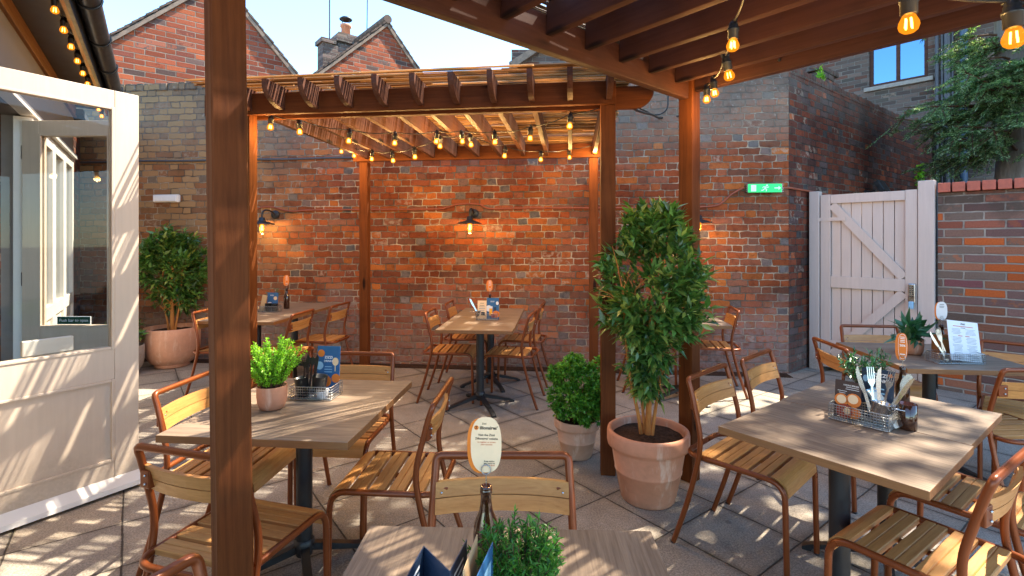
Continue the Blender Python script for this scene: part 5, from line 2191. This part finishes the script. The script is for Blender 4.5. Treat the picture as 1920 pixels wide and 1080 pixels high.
for i in range(4):
    c = Card(.085, .15, ['napkin' if i % 2 else 'card_paleblue', 'ink_grey'], .004)
    W = upright(o5 + e5 * (.095 + i * .009) + w5 * (.058 - .004 * i) + Vector((0, 0, .004)), ang5 + PI / 2 + RAD(-14), RAD(-34 - 2 * i))
    c.put('paper_napkin' if i % 2 else 'leaflet', ['pale blue leaflet at the inner left of the leaning stack on the right table', 'inner pale napkin in the leaning stack on the right table',
          'pale blue leaflet between two napkins on the right table', 'outermost napkin of the leaning stack beside the amber glass'][i], 'napkin' if i % 2 else 'leaflet', W)
t = thing('amber_glass', 'amber glass jar at the right of the cutlery caddy on the right table', 'glass', o5 + e5 * .14 + w5 * .055, ang5)
b = MB()
b.lathe([(.001, 0), (.03, 0), (.032, .004), (.033, .10), (.031, .101), (.029, .01), (.001, .008)], 24)
b.build('glass_body', M['bottle'], t)
bpos = Vector((1.715, 2.225, TZ))
bottle_tag('brown bottle carrying the orange tag on the right table', bpos, 0, 0, 0, 0, 0, 0, .86)
tag_card('slim orange oval tag reading 20% on the right table', bpos + Vector((0, 0, .197)), RAD(-38), .036, .118, ['card_orange', 'card_orange', 'ink_white', 'ink_white'], orange_text)

# table by the garden wall
o6 = Vector((2.735, 3.13, TZ))
basket('clear caddy with the printed menu sheet on the table by the garden wall', o6, RAD(-4), .27, .11, .062, .012, plastic=True)
c = Card(.20, .245, ['card_white', 'ink', 'ink_red', 'ink_grey'])
c.text('Zizzi', 0, .228, .015, 1, .03)
c.rect(0, .212, .13, .004, 2, .0002)
for cx in (-.046, .046):
    c.lines(cx, .195, .165, .07, 5, 3)
    c.rect(cx * .5, .153, .03, .004, 2, .0002)
    c.lines(cx, .143, .11, .07, 5, 3)
    c.lines(cx, .097, .06, .07, 6, 3)
    c.lines(cx, .048, .012, .07, 5, 3)
c.rect(0, .203, .03, .003, 1, .0002)
c.put('menu_sheet', 'large white printed menu sheet leaning in the caddy by the garden wall', 'menu', upright(o6 + Vector((.055, -.02, .01)), RAD(4), RAD(-14)) @ Matrix.Rotation(RAD(7), 4, 'Y'))
t = thing('wooden_box', 'small wooden napkin box behind the menu sheet by the garden wall', 'box', o6 + Vector((.03, .085, 0)), RAD(-8))
b = MB()
for (a_, b_) in (((-.07, -.04, 0), (.07, .04, .008)), ((-.07, -.04, .0085), (-.062, .04, .15)), ((.062, -.04, .0085), (.07, .04, .15)), ((-.0615, -.04, .0085), (.0615, -.033, .13)), ((-.0615, .033, .0085), (.0615, .04, .15))):
    b.span(a_, b_, bev=.001)
b.build('box_sides', M['edge'], t)
for i, (k, dx) in enumerate((('fork', -.15), ('knife', -.5), ('fork', -.32))):
    cutlery(k, o6 + Vector((-.06 + .012 * i, .0, .01)), (dx, .05, .9), (0, -1, .2), ['fork upright at the left of the menu sheet by the garden wall', 'knife leaning far left in the caddy by the garden wall',
            'second fork, leaning left, in the caddy by the garden wall'][i], M['steel'], .2, 'cutlery in the caddy by the garden wall')
bp = Vector((2.79, 3.29, TZ))
bottle_tag('brown bottle behind the leafy plant by the garden wall', bp, 0, 0, 0, 0, 0, 0, .9)
tag_card('white oval card on its clip above the leafy plant by the garden wall', bp + Vector((0, 0, .207)), RAD(-25), .058, .118, ['card_white', 'card_orange', 'ink', 'ink_grey'], white_text)

# centre rear table
o2 = Vector((-.235, 4.85, TZ))
basket('wire caddy with two menu cards on the centre rear table', o2, RAD(-5), .20, .11, .06, .014, plastic=True)
c = Card(.085, .175, ['card_cream', 'ink', 'ink_grey'])
c.lines(0, .15, .13, .06, 2, 1)
c.lines(0, .115, .05, .06, 5, 2)
c.rect(.01, .05, .035, .03, 1, .0003)
c.put('menu_card', 'cream menu card on the left of the caddy on the centre rear table', 'menu', upright(o2 + Vector((-.052, -.02, .006)), RAD(-5), RAD(-5)))
c = Card(.115, .20, ['card_blue', 'juice', 'food_orange', 'card_white', 'food_red', 'card_navy'])
c.rect(-.02, .075, .03, .085, 1, .0004)
c.rect(-.02, .11, .032, .02, 3, .0006)
c.disc(.03, .045, .035, 2)
c.disc(.0, .03, .02, 4, .0006)
c.disc(.042, .15, .017, 3, sx=.8)
c.disc(-.04, .10, .03, 3, .0001)
c.rect(.02, .095, .025, .035, 5, .0003)
c.text('ZIZZI', -.005, .165, .016, 3, .02)
c.put('menu_card', 'blue drinks menu card with a glass of orange juice on the centre rear table', 'menu', upright(o2 + Vector((.052, -.018, .006)), RAD(-5), RAD(-5)))
cup('steel cup at the left of the caddy on the centre rear table', o2 + Vector((-.085, .015, .02)), .036, .06, M['steel'], PI + .3, 0, True)
cutlery('knife', o2 + Vector((-.085, .015, .03)), (-.4, .1, .8), (0, -1, .2), 'knife leaning left out of the caddy on the centre rear table', M['steel'], .17)
bp = Vector((-.225, 5.16, TZ))
bottle_tag('brown bottle behind the menus on the centre rear table', bp, 0, 0, 0, 0, 0, 0, .9)
tag_card('small orange oval tag above the menus on the centre rear table', bp + Vector((0, 0, .207)), RAD(4), .058, .118, ['card_orange', 'card_orange', 'ink_white', 'ink_white'], orange_text)

# rear left table
o3 = Vector((-2.60, 5.40, TZ))
basket('wire caddy on the rear left table beyond the big post', o3, RAD(-5), .24, .12, .06, .014, plastic=True)
c = Card(.12, .19, ['card_blue', 'food_cream', 'card_white'])
c.disc(.03, .13, .02, 1)
c.disc(-.03, .06, .03, 2)
c.text('ZIZZI', -.01, .16, .016, 2, .02)
c.put('menu_card', 'blue menu card in the caddy on the rear left table', 'menu', upright(o3 + Vector((.03, .03, .006)), RAD(-5), RAD(-5)))
c = Card(.05, .17, ['kraft', 'kraft'], .012)
c.put('paper_sleeve', 'kraft cutlery sleeve in the caddy on the rear left table', 'sleeve', upright(o3 + Vector((-.065, .0, .006)), RAD(-5), 0) @ Matrix.Rotation(RAD(12), 4, 'Y'))
cup('dark cup in the middle of the caddy on the rear left table', o3 + Vector((.01, -.015, .005)), .034, .08, M['plastic_black'])
cup('second dark cup at the right of the caddy on the rear left table', o3 + Vector((.075, -.01, .005)), .034, .075, M['plastic_black'])
bp = Vector((-2.50, 5.62, TZ))
bottle_tag('tall brown bottle on the rear left table', bp, 0, 0, 0, 0, 0, 0, 1.0)
tag_card('slim orange tag above the tall bottle on the rear left table', bp + Vector((0, 0, .225)), RAD(50), .058, .118, ['card_orange', 'card_orange', 'ink_white', 'ink_white'], orange_text)

# fallen leaves and grit on the flags: beyond counting
geo = []
n = 170
P = np.stack([RNG.uniform(-3.5, 3.2, n), RNG.uniform(1.6, 5.7, n), np.full(n, .004)], 1)
geo.append(leaves(P, np.concatenate([RNG.normal(size=(n, 2)), RNG.uniform(0, .12, (n, 1))], 1), RNG.uniform(.008, .024, n), RNG.uniform(.004, .009, n), .05, .1))
o = leaf_object('leaf_litter', geo, M['kraft'])
o['kind'] = 'stuff'
# ------------------------------------------------------------------ light, sky, camera
AZ, EL = 25.0, 55.0
HEAD = 90 - AZ
w = bpy.data.worlds.new('World')
SC.world = w
w.use_nodes = True
nt = w.node_tree
sk = nt.nodes.new('ShaderNodeTexSky')
sk.sky_type = 'NISHITA'
sk.sun_disc = False
sk.sun_elevation = RAD(EL)
sk.sun_rotation = RAD(HEAD)
sk.air_density = 1.0
sk.dust_density = .1
sk.ozone_density = 2.2
bg = nt.nodes['Background']
bg.inputs[1].default_value = .15
tint = nt.nodes.new('ShaderNodeMix')
tint.data_type = 'RGBA'
tint.blend_type = 'MULTIPLY'
tint.inputs['Factor'].default_value = 1
tint.inputs[7].default_value = (.82, .96, 1.0, 1)
nt.links.new(sk.outputs[0], tint.inputs[6])
nt.links.new(tint.outputs[2], bg.inputs[0])
sd = bpy.data.lights.new('sun', 'SUN')
sd.energy = 3.9
sd.angle = RAD(.53)
sd.color = (1, .90, .74)
so_ = bpy.data.objects.new('sun', sd)
COL.objects.link(so_)
dirv = Vector((-math.cos(RAD(AZ)) * math.cos(RAD(EL)), -math.sin(RAD(AZ)) * math.cos(RAD(EL)), -math.sin(RAD(EL))))
so_.rotation_euler = dirv.to_track_quat('-Z', 'Y').to_euler()
so_.location = (8, 5, 14)

cd = bpy.data.cameras.new('camera')
cd.sensor_width = 36
cd.lens = 36 * 950 / 1920
cd.shift_y = -88 / 1920
cd.clip_start = .02
cd.clip_end = 500
co_ = bpy.data.objects.new('camera', cd)
COL.objects.link(co_)
co_.location = (0, 0, 1.5)
co_.rotation_euler = (PI / 2, 0, 0)
SC.camera = co_
SC.view_settings.view_transform = 'Standard'
SC.view_settings.look = 'None'
SC.view_settings.gamma = 1
SC.view_settings.exposure = EXPOSURE
SC.cycles.max_bounces = 8
SC.cycles.diffuse_bounces = 4
SC.cycles.glossy_bounces = 4
SC.cycles.transparent_max_bounces = 16
SC.cycles.transmission_bounces = 6
SC.cycles.caustics_reflective = False
SC.cycles.caustics_refractive = False
SC.cycles.sample_clamp_indirect = 6
SC.cycles.use_denoising = True
try:
    SC.cycles.denoiser = 'OPENIMAGEDENOISE'
except Exception:
    pass
